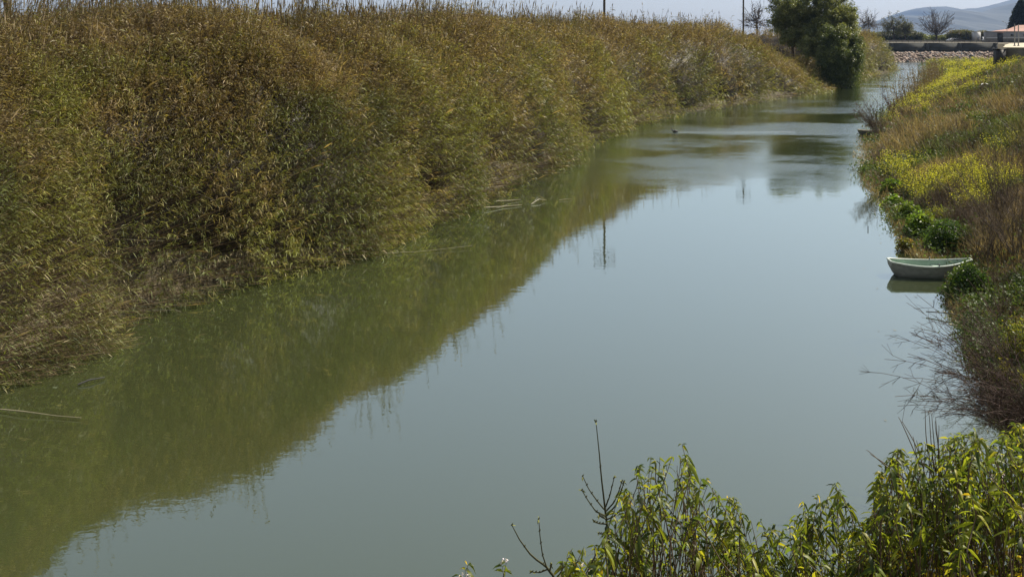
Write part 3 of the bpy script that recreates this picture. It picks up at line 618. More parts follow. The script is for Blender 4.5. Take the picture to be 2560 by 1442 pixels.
for q in (4.6, 9.5, 12.0): f_ = MB().box((dx + q, -.05, h * .7), (1.0, .08, .7)).build("window", M['glass'], root); MB().box((dx + q, -.08, h * .7 - .40), (1.2, .14, .08)).build("sill", M['coping'], f_)
xr = at(2515, 90, Db)[0] - X0
MB().prism([(xr, 3, h + .17), (xr + 26, 3, h + .17), (xr + 26, 8, h + 3.1), (xr + 9, 8, h + 2.6)], (0, .01, 0)).add([[xr, 2, h + .17], [xr + 30, 2, h + .17], [xr + 30, 7, h + 2.9], [xr + 8, 7, h + 1.6], [xr + 30, 12, h + .17], [xr, 12, h + .17]], [[0, 1, 2, 3], [3, 2, 4, 5]]).add([[xr, 2, h + .17], [xr + 8, 7, h + 1.6], [xr, 12, h + .17]], [[0, 1, 2]]).build("roof", M['tile'], root)
q = at(2440.5, 104, 425); root = empty("kiosk", (q[0], q[1], 5.45), "small pale box-shaped cabin between two yellowish hedges", "building")
MB().box((0, 0, 2.2), (2.8, 2.8, 4.2)).build("wall", M['stripe'], root); MB().box((0, 0, 4.38), (3.0, 3.0, .16)).build("roof", M['coping'], root)
MB().box((.3, -1.43, 1.0), (.9, .06, 1.9)).build("door", M['steel'], root)

# terrace wall on the right bank with two posts, and a black block in place of a dark recess
root = empty("terrace", (53.5, 100, 4), "curved concrete terrace wall with a sandy top on the right bank", "terrace")
poly = np.array([(53.6, 100), (55.0, 103), (60, 112), (68, 127), (80, 148), (92, 164), (150, 164), (130, 97), (80, 96.5), (60, 98.2)]) - np.array([53.5, 100])
MB().prism([(x, y, -3.4) for x, y in poly], (0, 0, 6.0)).build("wall", M['pale_concrete'], root)
MB().prism([(x * 1.004 - .08, y * 1.0 - .05, 2.604) for x, y in poly], (0, 0, .14)).build("top_slab", M['sand'], root)
for px, pt, lab in ((2536.5, 60, "left one of two thin grey posts on the sandy terrace"), (2546, 62, "right one of two thin grey posts on the sandy terrace")):
    q = at(px, 117, 113); root = empty("post", (q[0], q[1], 6.74), lab, "post", "posts on the terrace")
    h = at(px, pt, 113)[2] - 6.74
    MB().cyl((0, 0, 0), (0, 0, h), .075, .06, 10).build("shaft", M['steel'], root); MB().cyl((0, 0, 0), (0, 0, .08), .16, .13, 10).build("base_plate", M['steel'], root)
root = empty("recess_block", (53.0, 100.2, 4.6), "black block standing in for the dark recess at the terrace wall's left end", "dark recess")
MB().box((0, -.2, .95), (.92, .9, 1.9)).build("recess_fill", M['dark'], root); MB().box((0, -.2, 1.95), (1.05, 1.05, .1)).build("recess_cap", M['dark'], root)  # added block; its black stands for the darkness inside a recess
# street lamp
q = at(2517.5, 104, 330); root = empty("street_lamp", (q[0], q[1], 5.45), "street lamp reaching left, in front of the hills beside the cypress", "street lamp"); k = 330 / F
hl = at(0, 57, 330)[2] - 5.45
MB().tube([(0, 0, 0), (0, 0, hl * .8), (-.1, 0, hl * .93), (-.6, 0, hl), (-9 * k, 0, hl + 2.5 * k)], [.10, .07, .06, .05, .045], 8).build("pole", M['steel'], root)
MB().prism([(-13.5 * k, -.14, hl + 2.9 * k), (-9 * k, -.14, hl + 2.1 * k), (-8.6 * k, -.14, hl + 3.0 * k), (-11 * k, -.14, hl + 3.8 * k)], (0, .28, 0)).build("lamp_head", M['steel'], root)

# utility poles and lattice mast behind the reeds
def pole(px, D, ztop, lean, label, arm=True):
    x = at(px, 60, D)[0]; root = empty("utility_pole", (x, D, 3.0), label, "utility pole", "utility poles behind the reeds")
    MB().cyl((0, 0, -.5), (lean * (ztop - 3), 0, ztop - 3), .17, .11, 10).build("shaft", M['wood'], root)
    zt = ztop - 3
    for i, z in enumerate((zt - .5, zt - 1.4)):
        MB().box((lean * z, 0, z), (2.4, .12, .12)).build("crossarm", M['wood'], root)
        for xx in (-1.05, -.4, .4, 1.05): MB().cyl((xx + lean * z, 0, z + .06), (xx + lean * z, 0, z + .28), .05, .035, 8).build("insulator", M['dark'], root)
    return root
pole(1510, 98, 16.6, .004, "dark utility pole rising over the middle of the reeds")
pole(1858, 146, 18.0, .003, "distant utility pole beside the leafless grey tree")
pole(55, 42, 16.5, -.10, "nearest utility pole, at the far left of the reed skyline")
q = at(750, 60, 60); root = empty("lattice_mast", (q[0], 60, 3.0), "narrow steel lattice mast sticking up out of the reeds", "mast")
for sx in (-.17, .17):
    for sy in (-.17, .17): MB().cyl((sx, sy, -.5), (sx, sy, 12), .025, n=6).build("leg", M['steel'], root)
bb = MB(); zz = np.arange(0, 11.8, .42)
for i, z in enumerate(zz):
    for sy in (-.17, .17):
        bb.cyl((-.17, sy, z), (.17, sy, z), .014, n=4)
        s_ = 1 if i % 2 else -1; bb.cyl((-.17 * s_, sy, z), (.17 * s_, sy, z + .42), .012, n=4)
    for sx in (-.17, .17): bb.cyl((sx, -.17, z), (sx, .17, z), .014, n=4)
bb.build("bracing", M['steel'], root)

# ------------------------------------------------------------------ boats
def boat(name, base, rz, label, hull, liner, rim, Lb=2.6):
    root = empty(name, base, label, "boat", rz=rz)
    ns = 22; u = np.linspace(0, 1, ns)
    beam = .13 + .41 * np.sin(np.clip(u * 1.06 + .02, 0, 1) * math.pi) ** .62 * (1 - .25 * u); beam[0] = .24; beam[1] = .34; beam[-1] = .10
    sheer = .39 + .09 * (2 * u - 1) ** 2 + .10 * u ** 3
    keel = -.12 + .42 * (1 - np.clip(u / .13, 0, 1)) ** 1.8 + .50 * np.clip((u - .8) / .2, 0, 1) ** 2
    xk = u * Lb
    def shell(off, topo=0.0):
        th = np.linspace(-math.pi / 2, math.pi / 2, 15); V = []
        for i in range(ns):
            bw = max(beam[i] - off, .02); kz = keel[i] + off; sz_ = sheer[i] + topo
            yy = np.sign(th) * np.abs(np.sin(th)) ** .75 * bw; zz_ = kz + (sz_ - kz) * (1 - np.abs(np.cos(th)) ** .8)
            V.append(np.stack([np.full(15, xk[i] + (off if i == 0 else -off if i == ns - 1 else 0)) , yy, zz_], 1))
        V = np.array(V); q = (np.arange(ns - 1)[:, None] * 15 + np.arange(14)[None]).ravel()
        return V, np.stack([q, q + 1, q + 16, q + 15], 1)
    V, f = shell(0); b = MB().add(V.reshape(-1, 3), f); b.add(V[0], [list(range(15))]); b.add(V[-1], [list(range(15))[::-1]]); b.build("hull", hull, root, smooth=True)
    V2, f2 = shell(.035); b = MB().add(V2.reshape(-1, 3), f2[:, ::-1]); b.add(V2[0], [list(range(15))[::-1]]); b.add(V2[-1], [list(range(15))]); b.build("inner_shell", liner, root, smooth=True)
    ring = np.concatenate([V[:, 0], V[::-1, 14], V[:1, 0]]); b = MB()
    b.tube(ring + np.array([0, 0, .01]), .033, 6); b.build("gunwale", rim, root, smooth=True)
    for uu in (.22, .60):
        w = np.interp(uu, u, beam) * 1.9 - .08; MB().box((uu * Lb, 0, .27), (.22, w, .03)).build("thwart", liner, root)
    MB().box((.07, 0, .34), (.05, .42, .12)).build("transom_pad", M['oldhull'], root)
    for y in (-.55, .55): MB().cyl((1.45, y * .85, .40), (1.45, y * .85, .52), .02, n=8).build("rowlock", M['steel'], root)
    return root
q = onwater(2228, 690); boat("dinghy", (q[0], q[1] + .15, 0), R(-6), "grey dinghy with pale green inside, nosed into the bushes on the right bank", M['hull'], M['liner'], M['rim'])
q = onwater(2150, 341); boat("old_boat", (q[0], q[1] + .3, 0), R(-3), "dark old boat half hidden by bare twigs farther up the right bank", M['oldhull'], M['oldhull'], M['cane'])

# swimming bird and the line it draws
q = onwater(1688, 331); root = empty("water_bird", q, "small dark water bird swimming ahead of a thin bright wake", "bird")
a = np.linspace(0, 1, 9); rr = np.array([.01, .07, .11, .13, .125, .11, .08, .05, .01])
MB().tube([(-.22 + .5 * t, 0, .07 + .05 * (t > .8) * t) for t in a], rr, 10).tube([(-.2, 0, .12), (-.26, 0, .22), (-.27, 0, .28), (-.34, 0, .29)], [.06, .035, .05, .02], 8).build("body", M['feather'], root, smooth=True)
MB().cyl((-.33, 0, .285), (-.41, 0, .275), .016, .004, 6).build("beak", M['beak'], root)
b = MB(); x = np.linspace(.2, 10, 60); yy = .05 * np.sin(x * 1.1) + .03 * x; ww = .035 + .012 * np.sin(x * 5)
P = np.stack([q[0] + x, q[1] + yy, 0 * x], 1); V = np.concatenate([P + np.array([0, -1, 0]) * ww[:, None] + [0, 0, .004], P + [0, 0, .014], P + np.array([0, 1, 0]) * ww[:, None] + [0, 0, .004]])
k = np.arange(59); MWK = plain("wake_sky_glint", (.30, .33, .33), .2)  # pale colour stands in for sky reflected along the ripple
tag(b.add(V, np.concatenate([np.stack([k, k + 1, k + 61, k + 60], 1), np.stack([k + 60, k + 61, k + 121, k + 120], 1)])).build("water_wake", MWK), kind='structure')

# canes and sticks lying on the water
def cane(pts, r, label, mat='cane', cat="cane", name="floating_cane", group="canes lying on the water"):
    P = [onwater(x, y, .03) + np.array([0, 0, z]) for x, y, z in pts]
    P0 = P[0]; r *= .7; o = MB().tube([p - P0 for p in P], [r, r * .9] + [r * .5] * (len(P) - 2) if len(P) > 2 else [r, r * .5], 6).build(name, M[mat]); o.location = P0
    return tag(o, label, cat, group)
cane([(1210, 524, .1), (1255, 518, .03), (1305, 513, .02)], .030, "thick pale cane pointing right from the reeds' tip, the longest of its pair")
cane([(1240, 510, .15), (1270, 504, .05), (1302, 500, .03)], .022, "pale cane just behind the long pair at the reeds' tip")
cane([(1328, 511, .02), (1348, 504, .12), (1366, 502, .02)], .022, "short arched cane floating by itself right of the reeds' tip")
cane([(1398, 501, .01), (1415, 499.5, .04), (1430, 499, .01)], .016, "tiny thin cane floating farthest out from the reeds' tip")
cane([(905, 645, .25), (935, 636, .03), (1050, 630, .02), (1180, 618, .06)], .016, "very long thin cane floating off the second reed lobe")
cane([(0, 1026, .03), (60, 1034, .05), (140, 1041, .02), (203, 1046, .02)], .018, "long thin cane floating in the lower left corner")
cane([(225, 872, .35), (262, 890, .04)], .018, "short pale cane dipping into the water at the lower left reeds")
cane([(195, 962, .01), (222, 955, .05), (262, 945, .02)], .03, "black sodden branch floating beside the lower left reeds", mat='dark', cat="branch", name="floating_branch", group="sticks lying on the water")
cane([(2240, 575 + 40, .05), (2290, 640, .03)], .015, "thin twig on the water just above the dinghy", cat="branch", name="floating_branch", group="sticks lying on the water")
cane([(2372, 822, .12), (2410, 818, .04), (2470, 812, .02)], .03, "stout pale stick lying on the water below the dinghy", cat="branch", name="floating_branch", group="sticks lying on the water")
cane([(2315, 784, .06), (2370, 791, .10), (2430, 800, .05)], .024, "dark forked stick above the stout pale one", mat='oldhull', cat="branch", name="floating_branch", group="sticks lying on the water")
cane([(2290, 612, .03), (2302, 620, .1), (2306, 632, .02)], .03, "pale bent stick at the green bush behind the dinghy", cat="branch", name="floating_branch", group="sticks lying on the water")
q = onwater(2170, 574); o = MB().cyl((0, 0, -.3), (0, 0, .15), .02, .018, 8).build("stake", M['dark']); o.location = q; tag(o, "short black stake standing in open water upstream of the dinghy", "stake")
b = MB(); n_ = 150; y = 16 + 34 * rng.random(n_) ** 1.3; x = np.where(rng.random(n_) < .75, XR(y) - .15 - rng.exponential(.8, n_), XL(y) + .4 + rng.exponential(.8, n_))
b.leaves(np.stack([x, y, 0 * x + .015], 1), np.stack([rng.normal(size=n_), rng.normal(size=n_), 0 * x], 1), .05 + .22 * rng.random(n_) ** 2, .012 + .02 * rng.random(n_), np.array([.12, .10, .05]) * (.4 + 1.2 * rng.random((n_, 1))), 0, twist=np.tile([[0, 0, 1.]], (n_, 1)))
tag(b.build("floating_debris", M['grass']), "dead leaves and bits of stem drifting near the banks", "debris", kind='stuff')
# litter on the right bank
for px, py, D, s_, lab in ((2462, 213, 62, .22, "white plastic scrap high among the yellow flowers"), (2492, 431, 42, .16, "white plastic scrap, the upper of two on the brown slope"), (2478, 444, 41, .12, "small white plastic scrap, the lower of two on the brown slope")):
    q = at(px, py, D); q[2] = max(q[2], ground(q[0], q[1]) + .3); b = MB(); k = 5
    gxx, gyy = np.meshgrid(np.linspace(-1, 1, k), np.linspace(-1, 1, k)); V = np.stack([gxx * s_, gyy * s_ * .6, .4 * s_ * rng.random((k, k)) + .3 * s_ * (1 - gxx ** 2)], -1).reshape(-1, 3)
    qq = (np.arange(k - 1)[:, None] * k + np.arange(k - 1)[None]).ravel()
    o = b.add(V, np.stack([qq, qq + 1, qq + k + 1, qq + k], 1)).build("plastic_scrap", M['plastic']); o.location = q; tag(o, lab, "litter")

# ------------------------------------------------------------------ right bank: dry grass, weeds, mustard in flower
def bankpts(n_, y0=11, y1=270, pw=1.9, smax=None):
    r = rng.random(n_); y = (y0 ** (1 - pw) + r * (y1 ** (1 - pw) - y0 ** (1 - pw))) ** (1 / (1 - pw))
    wd = np.maximum(.57 * y + 3.0 - XR(y), 3.5)
    x = XR(y) - .35 + rng.random(n_) * np.minimum(wd, 30)
    return x, y, np.maximum(ground(x, y), .02)
def keepf(m, *a): return [q[m] for q in a]
x, y, z = bankpts(26000, smax=1)
blocked = ((x > 53.2) & (y > 98) & (y < 170) & (x > 53.5 + (y - 100) * .58)); x, y, z = keepf(~blocked, x, y, z)
s_ = (x - XR(y)); D = y; sc = np.clip((D / 24) ** .6, .8, 3.4)
kmus = fbm(x * .20 + 3, y * .11 + 9, 2.) * .65 + fbm(x * .6, y * .4, 8.) * .35; kgr = fbm(x * .25 + 50, y * .15, 6.) * .6 + fbm(x * .8, y * .5, 3.) * .4
farb = sstep(50, 110, y) * .12
b = MB()
# dry grass everywhere
k = 13; rep = np.repeat(np.arange(len(x)), k); n_ = len(rep)
P = np.stack([x, y, z], 1)[rep] + rng.normal(size=(n_, 3)) * np.array([.16, .16, .02]) * sc[rep][:, None]
T = np.array([0, 0, 1.]) + rng.normal(size=(n_, 3)) * np.array([.5, .5, .2])
L = (.28 + .5 * rng.random(n_)) * np.clip(sc[rep], .8, 1.4) * (.55 + 1.5 * noise(x * .9, y * .7, 12.) ** 2)[rep] * (.45 + .55 * sstep(.3, 3, s_))[rep]
bc = np.array([.19, .15, .088]) + (np.array([.09, .11, .035]) - np.array([.19, .15, .088])) * sstep(.48, .6, kgr)[:, None]
purp = sstep(.52, .62, fbm(x * .3, y * .2, 30.)); bc = bc + (np.array([.13, .095, .075]) - bc) * (purp * .6)[:, None]
C = (bc * (.45 + 1.1 * rng.random((len(bc), 1))))[rep] * (.7 + .6 * rng.random((n_, 1)))
b.leaves(P, T, L, .016 * sc[rep] * 1.15, C, .25 * rng.random(n_), seg=1)
tag(b.build("dry_grass", M['grass']), "dry brown grass and low weeds covering the right bank", "grass", kind='stuff')
# brittle brown scrub, waist high, in uneven thickets
b = MB(); ks = fbm(x * .45 + 7, y * .30, 14.); m_ = (ks > .53) & (s_ > .5) & (rng.random(len(x)) < .42); xx, yy, zz, ss = keepf(m_, x, y, z, sc); k = 7; rep = np.repeat(np.arange(len(xx)), k); n_ = len(rep)
hh = (.55 + .8 * rng.random(len(xx)))[rep]; ton = (np.array([.13, .10, .07]) * (.45 + 1.1 * rng.random((len(xx), 1))))[rep]
P = np.stack([xx, yy, zz], 1)[rep] + rng.normal(size=(n_, 3)) * np.array([.05, .05, 0]); T = unit(np.array([0, 0, 1.]) + rng.normal(size=(n_, 3)) * np.array([.34, .34, .1])); E = P + T * (hh * (.6 + .5 * rng.random(n_)))[:, None]
b.segs(P, E, .006 * ss[rep], .003 * ss[rep], ton, n=3)
for q in range(4):
    A_ = P + (E - P) * (.35 + .6 * rng.random(n_))[:, None]; B_ = A_ + unit(T + rng.normal(size=(n_, 3)) * .5) * (hh * (.12 + .22 * rng.random(n_)))[:, None]
    b.segs(A_, B_, .0035 * ss[rep], .002 * ss[rep], ton, n=3)
tag(b.build("brown_scrub", M['grass']), "waist-high brittle brown scrub standing in thickets on the right bank", "scrub", kind='stuff')
# leafy weeds
m_ = (kgr + farb > .52) | (rng.random(len(x)) < .12); xx, yy, zz, ss = keepf(m_, x, y, z, sc); k = 12; rep = np.repeat(np.arange(len(xx)), k); n_ = len(rep)
P = np.stack([xx, yy, zz], 1)[rep] + rng.random((n_, 3)) * np.array([0, 0, .5]) + rng.normal(size=(n_, 3)) * np.array([.2, .2, .05]) * ss[rep][:, None]
T = rng.normal(size=(n_, 3)) + np.array([0, 0, .5])
gc = np.where(rng.random((len(xx), 1)) < .5, np.array([[.075, .115, .03]]), np.array([[.05, .08, .025]])) * (.7 + .6 * rng.random((len(xx), 1)))
b = MB(); b.leaves(P, T, .11 * ss[rep] * (.7 + .6 * rng.random(n_)), .05 * ss[rep], gc[rep] * (.7 + .6 * rng.random((n_, 1))), .3, seg=1)
tag(b.build("green_weeds", M['grass']), "green leafy weeds scattered over the right bank", "weeds", kind='stuff')
# mustard
th = .605 - farb * 1.12
m_ = (kmus > th) & (s_ > .8) & (rng.random(len(x)) < .85); xx, yy, zz, ss = keepf(m_, x, y, z, sc); dens = 1
b = MB(); k = 5; rep = np.repeat(np.arange(len(xx)), k); n_ = len(rep)
root_ = np.stack([xx, yy, zz], 1)[rep]; T = unit(np.array([0, 0, 1.]) + rng.normal(size=(n_, 3)) * np.array([.3, .3, .1])); Ls = .6 + .55 * rng.random(n_)
b.segs(root_, root_ + T * Ls[:, None], .004 * ss[rep], .003 * ss[rep], np.array([.10, .13, .035]) * (.7 + .6 * rng.random((n_, 1))), n=3)
kk = 5; r2 = np.repeat(np.arange(n_), kk); st = root_[r2] + T[r2] * (Ls[r2] * (.25 + .6 * rng.random(len(r2))))[:, None]
b.leaves(st, rng.normal(size=(len(r2), 3)) + np.array([0, 0, .4]), .09 * ss[rep][r2], .03 * ss[rep][r2], np.array([.10, .14, .035]) * (.6 + .7 * rng.random((len(r2), 1))), .2)
kk = 6; r2 = np.repeat(np.arange(n_), kk); st = root_[r2] + T[r2] * Ls[r2][:, None] + rng.normal(size=(len(r2), 3)) * np.array([.06, .06, .07]) * ss[rep][r2][:, None]
yc = np.array([.54, .53, .045]) * (.65 + .5 * rng.random((len(r2), 1)))
b.leaves(st, rng.normal(size=(len(r2), 3)), .030 * ss[rep][r2] ** 1.1, .026 * ss[rep][r2] ** 1.1, yc, 0)
tag(b.build("mustard_weeds", M['flower']), "yellow flowering mustard growing in drifts on the right bank", "wildflowers", kind='stuff')

# bare shrubs along the right bank
def bank_shrub(x, y, h, w, label, stems, depth=3, c=(.105, .08, .058), r=.02, minr=.008, lean=(0, 0), spread=.42, up=.22, base=None, leaf=None, name="bare_shrub"):
    z = float(ground(x, y)) if base is None else base; z = max(z, .0)
    segs, tips = [], []; nl = np.linalg.norm
    for i in range(stems * 3):
        a = random.uniform(0, 6.283); o_ = random.uniform(.1, .6) * (1.3 - up)
        d = unit(np.array([math.cos(a) * o_ + lean[0], math.sin(a) * o_ + lean[1], 1.])); p = np.array([random.gauss(0, .12) * w, random.gauss(0, .12) * w, -.05])
        L = h * random.uniform(.55, 1.08); rr = r * random.uniform(.35, .6); k = 9
        for j in range(k):
            d = unit(d + np.array([random.gauss(0, .05) + lean[0] * .05, random.gauss(0, .05), (up - .25) * .28 * (j / k)])); q = p + d * L / k; r0_, r1_ = rr * (1 - .8 * j / k), rr * (1 - .8 * (j + 1) / k)
            segs.append((p, q, max(r0_, minr * .6), max(r1_, minr * .5)))
            if j > 1:
                for z in range(random.choice((1, 2, 2, 3))):
                    td = unit(d * .9 + unit(rng.normal(size=3)) * .8); tl = L * random.uniform(.06, .22) * (1.2 - .5 * j / k); m1 = p + td * tl * .5; td2 = unit(td + rng.normal(size=3) * .25 + np.array([0, 0, (up - .2) * .3])); e = m1 + td2 * tl * .5
                    segs.append((p, m1, minr * .5, minr * .42)); segs.append((m1, e, minr * .42, minr * .35)); tips.append((e, td2))
                    s2 = m1 + unit(td + rng.normal(size=3) * .6) * tl * .45; segs.append((m1, s2, minr * .4, minr * .3)); tips.append((s2, td))
            p = q
        tips.append((p, d))
    root = empty(name, (x, y, z), label, "shrub", "bare shrubs on the right bank" if name == "bare_shrub" else None)
    big = [s for s in segs if s[2] > minr * .55]; sm = [s for s in segs if s[2] <= minr * .55]
    segmesh(big, c, 5).build("stem", M['bark'], root); segmesh(sm, c, 3).build("twigs", M['bark'], root)
    if leaf: cb = MB(); tpp = np.array([t[0] for t in tips]); leaf_cloud(cb, tpp, np.full(len(tpp), .09), leaf[0], leaf[1], leaf[1] * .45, leaf[2]); cb.build("leaves", M['shrub'], root)
    return root
def W_(px, py, D): q = at(px, py, D); return q[0], q[1]
SH = [((2505, 430, 34), 3.2, 1.2, "tall bare shrub with straight upright stems, on the slope above the dinghy", 12, dict(r=.022, up=.5, spread=.25)),
      ((2470, 610, 29), 2.9, 1.4, "dense leafless shrub directly behind the dinghy's hidden end", 9, dict(r=.020, up=.35)),
      ((2440, 370, 52), 3.6, 1.5, "tall upright bare sapling cluster in the middle of the slope", 9, dict(r=.028, up=.45, spread=.3, minr=.014)),
      ((2318, 405, 55), 2.6, 1.2, "small dark bare shrub beside the dark hollow on the slope", 8, dict(r=.022, up=.3, minr=.014)),
      ((2210, 320, 76), 4.2, 3, "leafless grey shrub leaning over the water above the old boat", 3, dict(r=.03, minr=.014, lean=(-.25, 0))),
      ((2235, 360, 70), 2.3, 3, "purplish bare shrub hiding the old boat's stern", 5, dict(r=.026, minr=.014, lean=(-.2, 0), c=(.13, .075, .06))),
      ((2275, 292, 86), 2.6, 3, "dark twiggy shrub upstream of the leaning grey one", 3, dict(r=.028, minr=.014, c=(.10, .075, .055), lean=(-.2, 0))),
      ((2195, 420, 58), 2.2, 2, "low tangled bare shrub at the water where the bank juts out", 14, dict(r=.02, minr=.014, lean=(-.5, 0))),
      ((2530, 700, 25.5), 3.0, 1.5, "arching bare shrub at the right edge level with the dinghy", 8, dict(r=.018, lean=(-.35, -.1), up=.1)),
      ((2570, 860, 22), 2.5, 1.8, "long-limbed bare shrub reaching left over the water below the dinghy", 9, dict(r=.018, lean=(-.7, -.1), up=-.05, depth=4, spread=.38)),
      ((2570, 560, 30), 3.6, 1.8, "tallest bare shrub at the right edge of the slope", 8, dict(r=.02, up=.35))]
for (a, h, w, lab, st, kw) in SH:
    x, y = W_(*a); bank_shrub(x, y, h, w, lab, st, **kw)
x, y = W_(2620, 1120, 15.5)
bank_shrub(x, y, 3.0, 1.8, "dark drooping tangle of fine twigs in the lower right over the water", 46, c=(.075, .052, .042), r=.014, minr=.0075, lean=(-.5, -.05), up=-.35, depth=4, spread=.4, base=.8)
# dry canes on the right bank near the far end
b = MB(); n_ = 260; yy = 96 + 60 * rng.random(n_); xx = XR(yy) + .2 + 3.2 * rng.random(n_); P = np.stack([xx, yy, np.maximum(ground(xx, yy), 0)], 1); d = unit(np.array([-.12, 0, 1.]) + rng.normal(size=(n_, 3)) * .16); Ln = 1.6 + 2.6 * rng.random(n_)
b.segs(P, P + d * Ln[:, None], .022, .012, np.array([.22, .16, .09]) * (.6 + .7 * rng.random((n_, 1))), n=3)
rep = np.repeat(np.arange(n_), 14); q = P[rep] + d[rep] * (Ln[rep] * (.15 + .85 * rng.random(len(rep))))[:, None]
b.leaves(q, d[rep] + rng.normal(size=(len(rep), 3)) * .6, .5, .06, np.array([.15, .12, .055]) * (.5 + .8 * rng.random((len(rep), 1))), .5)
tag(b.build("cane_thicket", M['grass']), "straw-coloured canes standing on the right bank before the riprap", "reeds", kind='stuff')

# green bushes at the right waterline
def bush(px, py, D, rx, ry, label, cols, L=.10, n_=60, per=40, name="leafy_bush", trail=0):
    k = D / F; c = at(px, py, D); base = np.array([c[0], c[1], max(float(ground(c[0], c[1])), 0.)]); root = empty(name, base, label, "bush")
    v = unit(rng.normal(size=(n_, 3))) * (.35 + .65 * rng.random((n_, 1)) ** .6); v[:, 2] = np.abs(v[:, 2])
    hz = c[2] + ry * k - base[2]
    ce = v * np.array([rx * k, rx * k, max(hz, .2)]); cb = MB(); leaf_cloud(cb, ce, np.full(n_, .22 * rx * k + .05), per, L, L * .5, cols, .2); cb.build("leaves", M['shrub'], root)
    tb = MB()
    for q in ce[::3]: tb.tube([(0, 0, -.05), q * np.array([.4, .4, .6]), q], [.02, .012, .005], 4, (.07, .05, .03))
    tb.build("stem", M['bark'], root); return root
BRT = ((.10, .17, .025), (.14, .20, .03), (.07, .12, .02)); IVY = ((.025, .055, .015), (.045, .085, .02), (.07, .11, .025))
bush(2232, 470, 46, 26, 26, "bright green leafy clump at the water, farthest of the waterline bushes", BRT, .16)
bush(2235, 500, 43, 22, 16, "small bright green plant with broad leaves at the waterline", BRT, .22, n_=24, per=16)
bush(2272, 532, 39.5, 30, 26, "mid green leafy clump between the small broad-leaved plant and the larger bush", ((.08, .13, .025), (.11, .15, .03)), .12, n_=70)
bush(2345, 545, 37.5, 44, 34, "yellowish green bush standing just up the slope from the waterline ones", ((.15, .17, .03), (.10, .13, .03), (.19, .19, .035)), .10, n_=90)
bush(2305, 560, 36.5, 34, 34, "bright green leafy bush midway between the juts of the bank", BRT, .13, n_=80)
bush(2380, 590, 34, 60, 36, "wide dark green bramble mound just upstream of the dinghy", IVY, .09, n_=130, per=60, name="bramble_bush")
bush(2265, 610, 34.2, 20, 16, "orange-tinged green tuft left of the bramble mound", ((.14, .10, .03), (.11, .12, .03)), .10, n_=30)
bush(2425, 728, 28.0, 58, 55, "dark green ivy-like bush overhanging the dinghy's right end", IVY, .075, n_=150, per=70, name="bramble_bush")
bush(2418, 682, 29.0, 34, 40, "lighter green bush on top of the ivy-like one by the dinghy", BRT, .07, n_=70, per=40)
bush(2545, 850, 21.5, 50, 60, "yellow-green bush at the right edge below the dinghy", ((.18, .17, .03), (.12, .13, .03), (.07, .09, .02)), .06, n_=90, per=50)
bush(2180, 440, 54, 26, 22, "grey-green weed clump on the jutting tip of the right bank", ((.10, .13, .05), (.06, .08, .03)), .16, n_=40)
bush(2525, 950, 20.2, 40, 60, "yellow flecked dark bush at the right edge above the foreground shrub", ((.15, .14, .025), (.05, .06, .02)), .06, n_=90, per=50)

# ------------------------------------------------------------------ foreground shrubs
ENV = np.array([(1395, 1400), (1420, 1378), (1450, 1372), (1480, 1375), (1520, 1330), (1545, 1255), (1565, 1225), (1595, 1170), (1625, 1150), (1650, 1165), (1672, 1150), (1700, 1122), (1718, 1150), (1745, 1200), (1775, 1210), (1800, 1255), (1835, 1250), (1855, 1275), (1875, 1310), (1920, 1310), (1945, 1320), (1975, 1325), (1995, 1270), (2015, 1265), (2035, 1300), (2060, 1240), (2090, 1218), (2112, 1270), (2125, 1330), (2150, 1310), (2170, 1300), (2185, 1230), (2200, 1185), (2240, 1130), (2300, 1120), (2330, 1118), (2380, 1100), (2420, 1085), (2450, 1105), (2490, 1110), (2520, 1075), (2560, 1070), (2640, 1060)], float)
YG = np.array([[.16, .19, .020], [.115, .145, .020], [.06, .09, .018], [.24, .235, .024], [.035, .055, .015]])
def sprig(lb, tb, root_, tip, L0=.125, nl=11, tone=1.0, dry=False):
    """a stem curved from root_ to tip, lance leaves whorled and hanging along its last stretch"""
    root_, tip = np.array(root_), np.array(tip); ln_ = np.linalg.norm(tip - root_); mid = root_ * .45 + tip * .55 + rng.normal(size=3) * .055 * ln_; mid2 = root_ * .15 + tip * .85 + rng.normal(size=3) * .025 * ln_
    tq = np.linspace(0, 1, 8)[:, None]; tb.tube((1 - tq) ** 3 * root_ + 3 * tq * (1 - tq) ** 2 * (mid * 1.0) + 3 * tq ** 2 * (1 - tq) * mid2 + tq ** 3 * tip if dry else [root_, mid, mid2, tip], np.linspace(.003, .0012, 8) if dry else [.0042, .003, .0022, .0012], 4, (.10, .075, .05))
    if dry: return
    fr_ = 1 - rng.random(nl) ** 1.2 * .45; fr_[:3] = 1
    P = np.where((fr_ > .85)[:, None], mid2 + (tip - mid2) * ((fr_ - .85) / .15)[:, None], mid + (mid2 - mid) * np.clip((fr_ - .55) / .3, 0, 1)[:, None])
    an = rng.random(nl) * 6.283; T = np.stack([np.cos(an), np.sin(an), rng.normal(.25, .4, nl)], 1)
    L = L0 * (.6 + .65 * rng.random(nl)); L[fr_ > .95] *= .7
    C = YG[rng.choice(5, nl, p=[.3, .27, .2, .1, .13])] * tone * (.75 + .5 * rng.random((nl, 1)))
    if rng.random() < .10: C[0] = np.array([.50, .36, .02]) 
    lb.leaves(P, T, L, L * (.25 + .09 * rng.random(nl)), C, .4 + .9 * rng.random(nl), seg=2)
PEAKS = [(1705, 1110), (1650, 1146), (1740, 1192), (1602, 1166), (1560, 1225), (2090, 1208), (2045, 1236), (2010, 1256), (1835, 1242), (2200, 1182), (2245, 1122), (2330, 1112), (2440, 1078), (2540, 1062), (2395, 1098), (1430, 1372)]
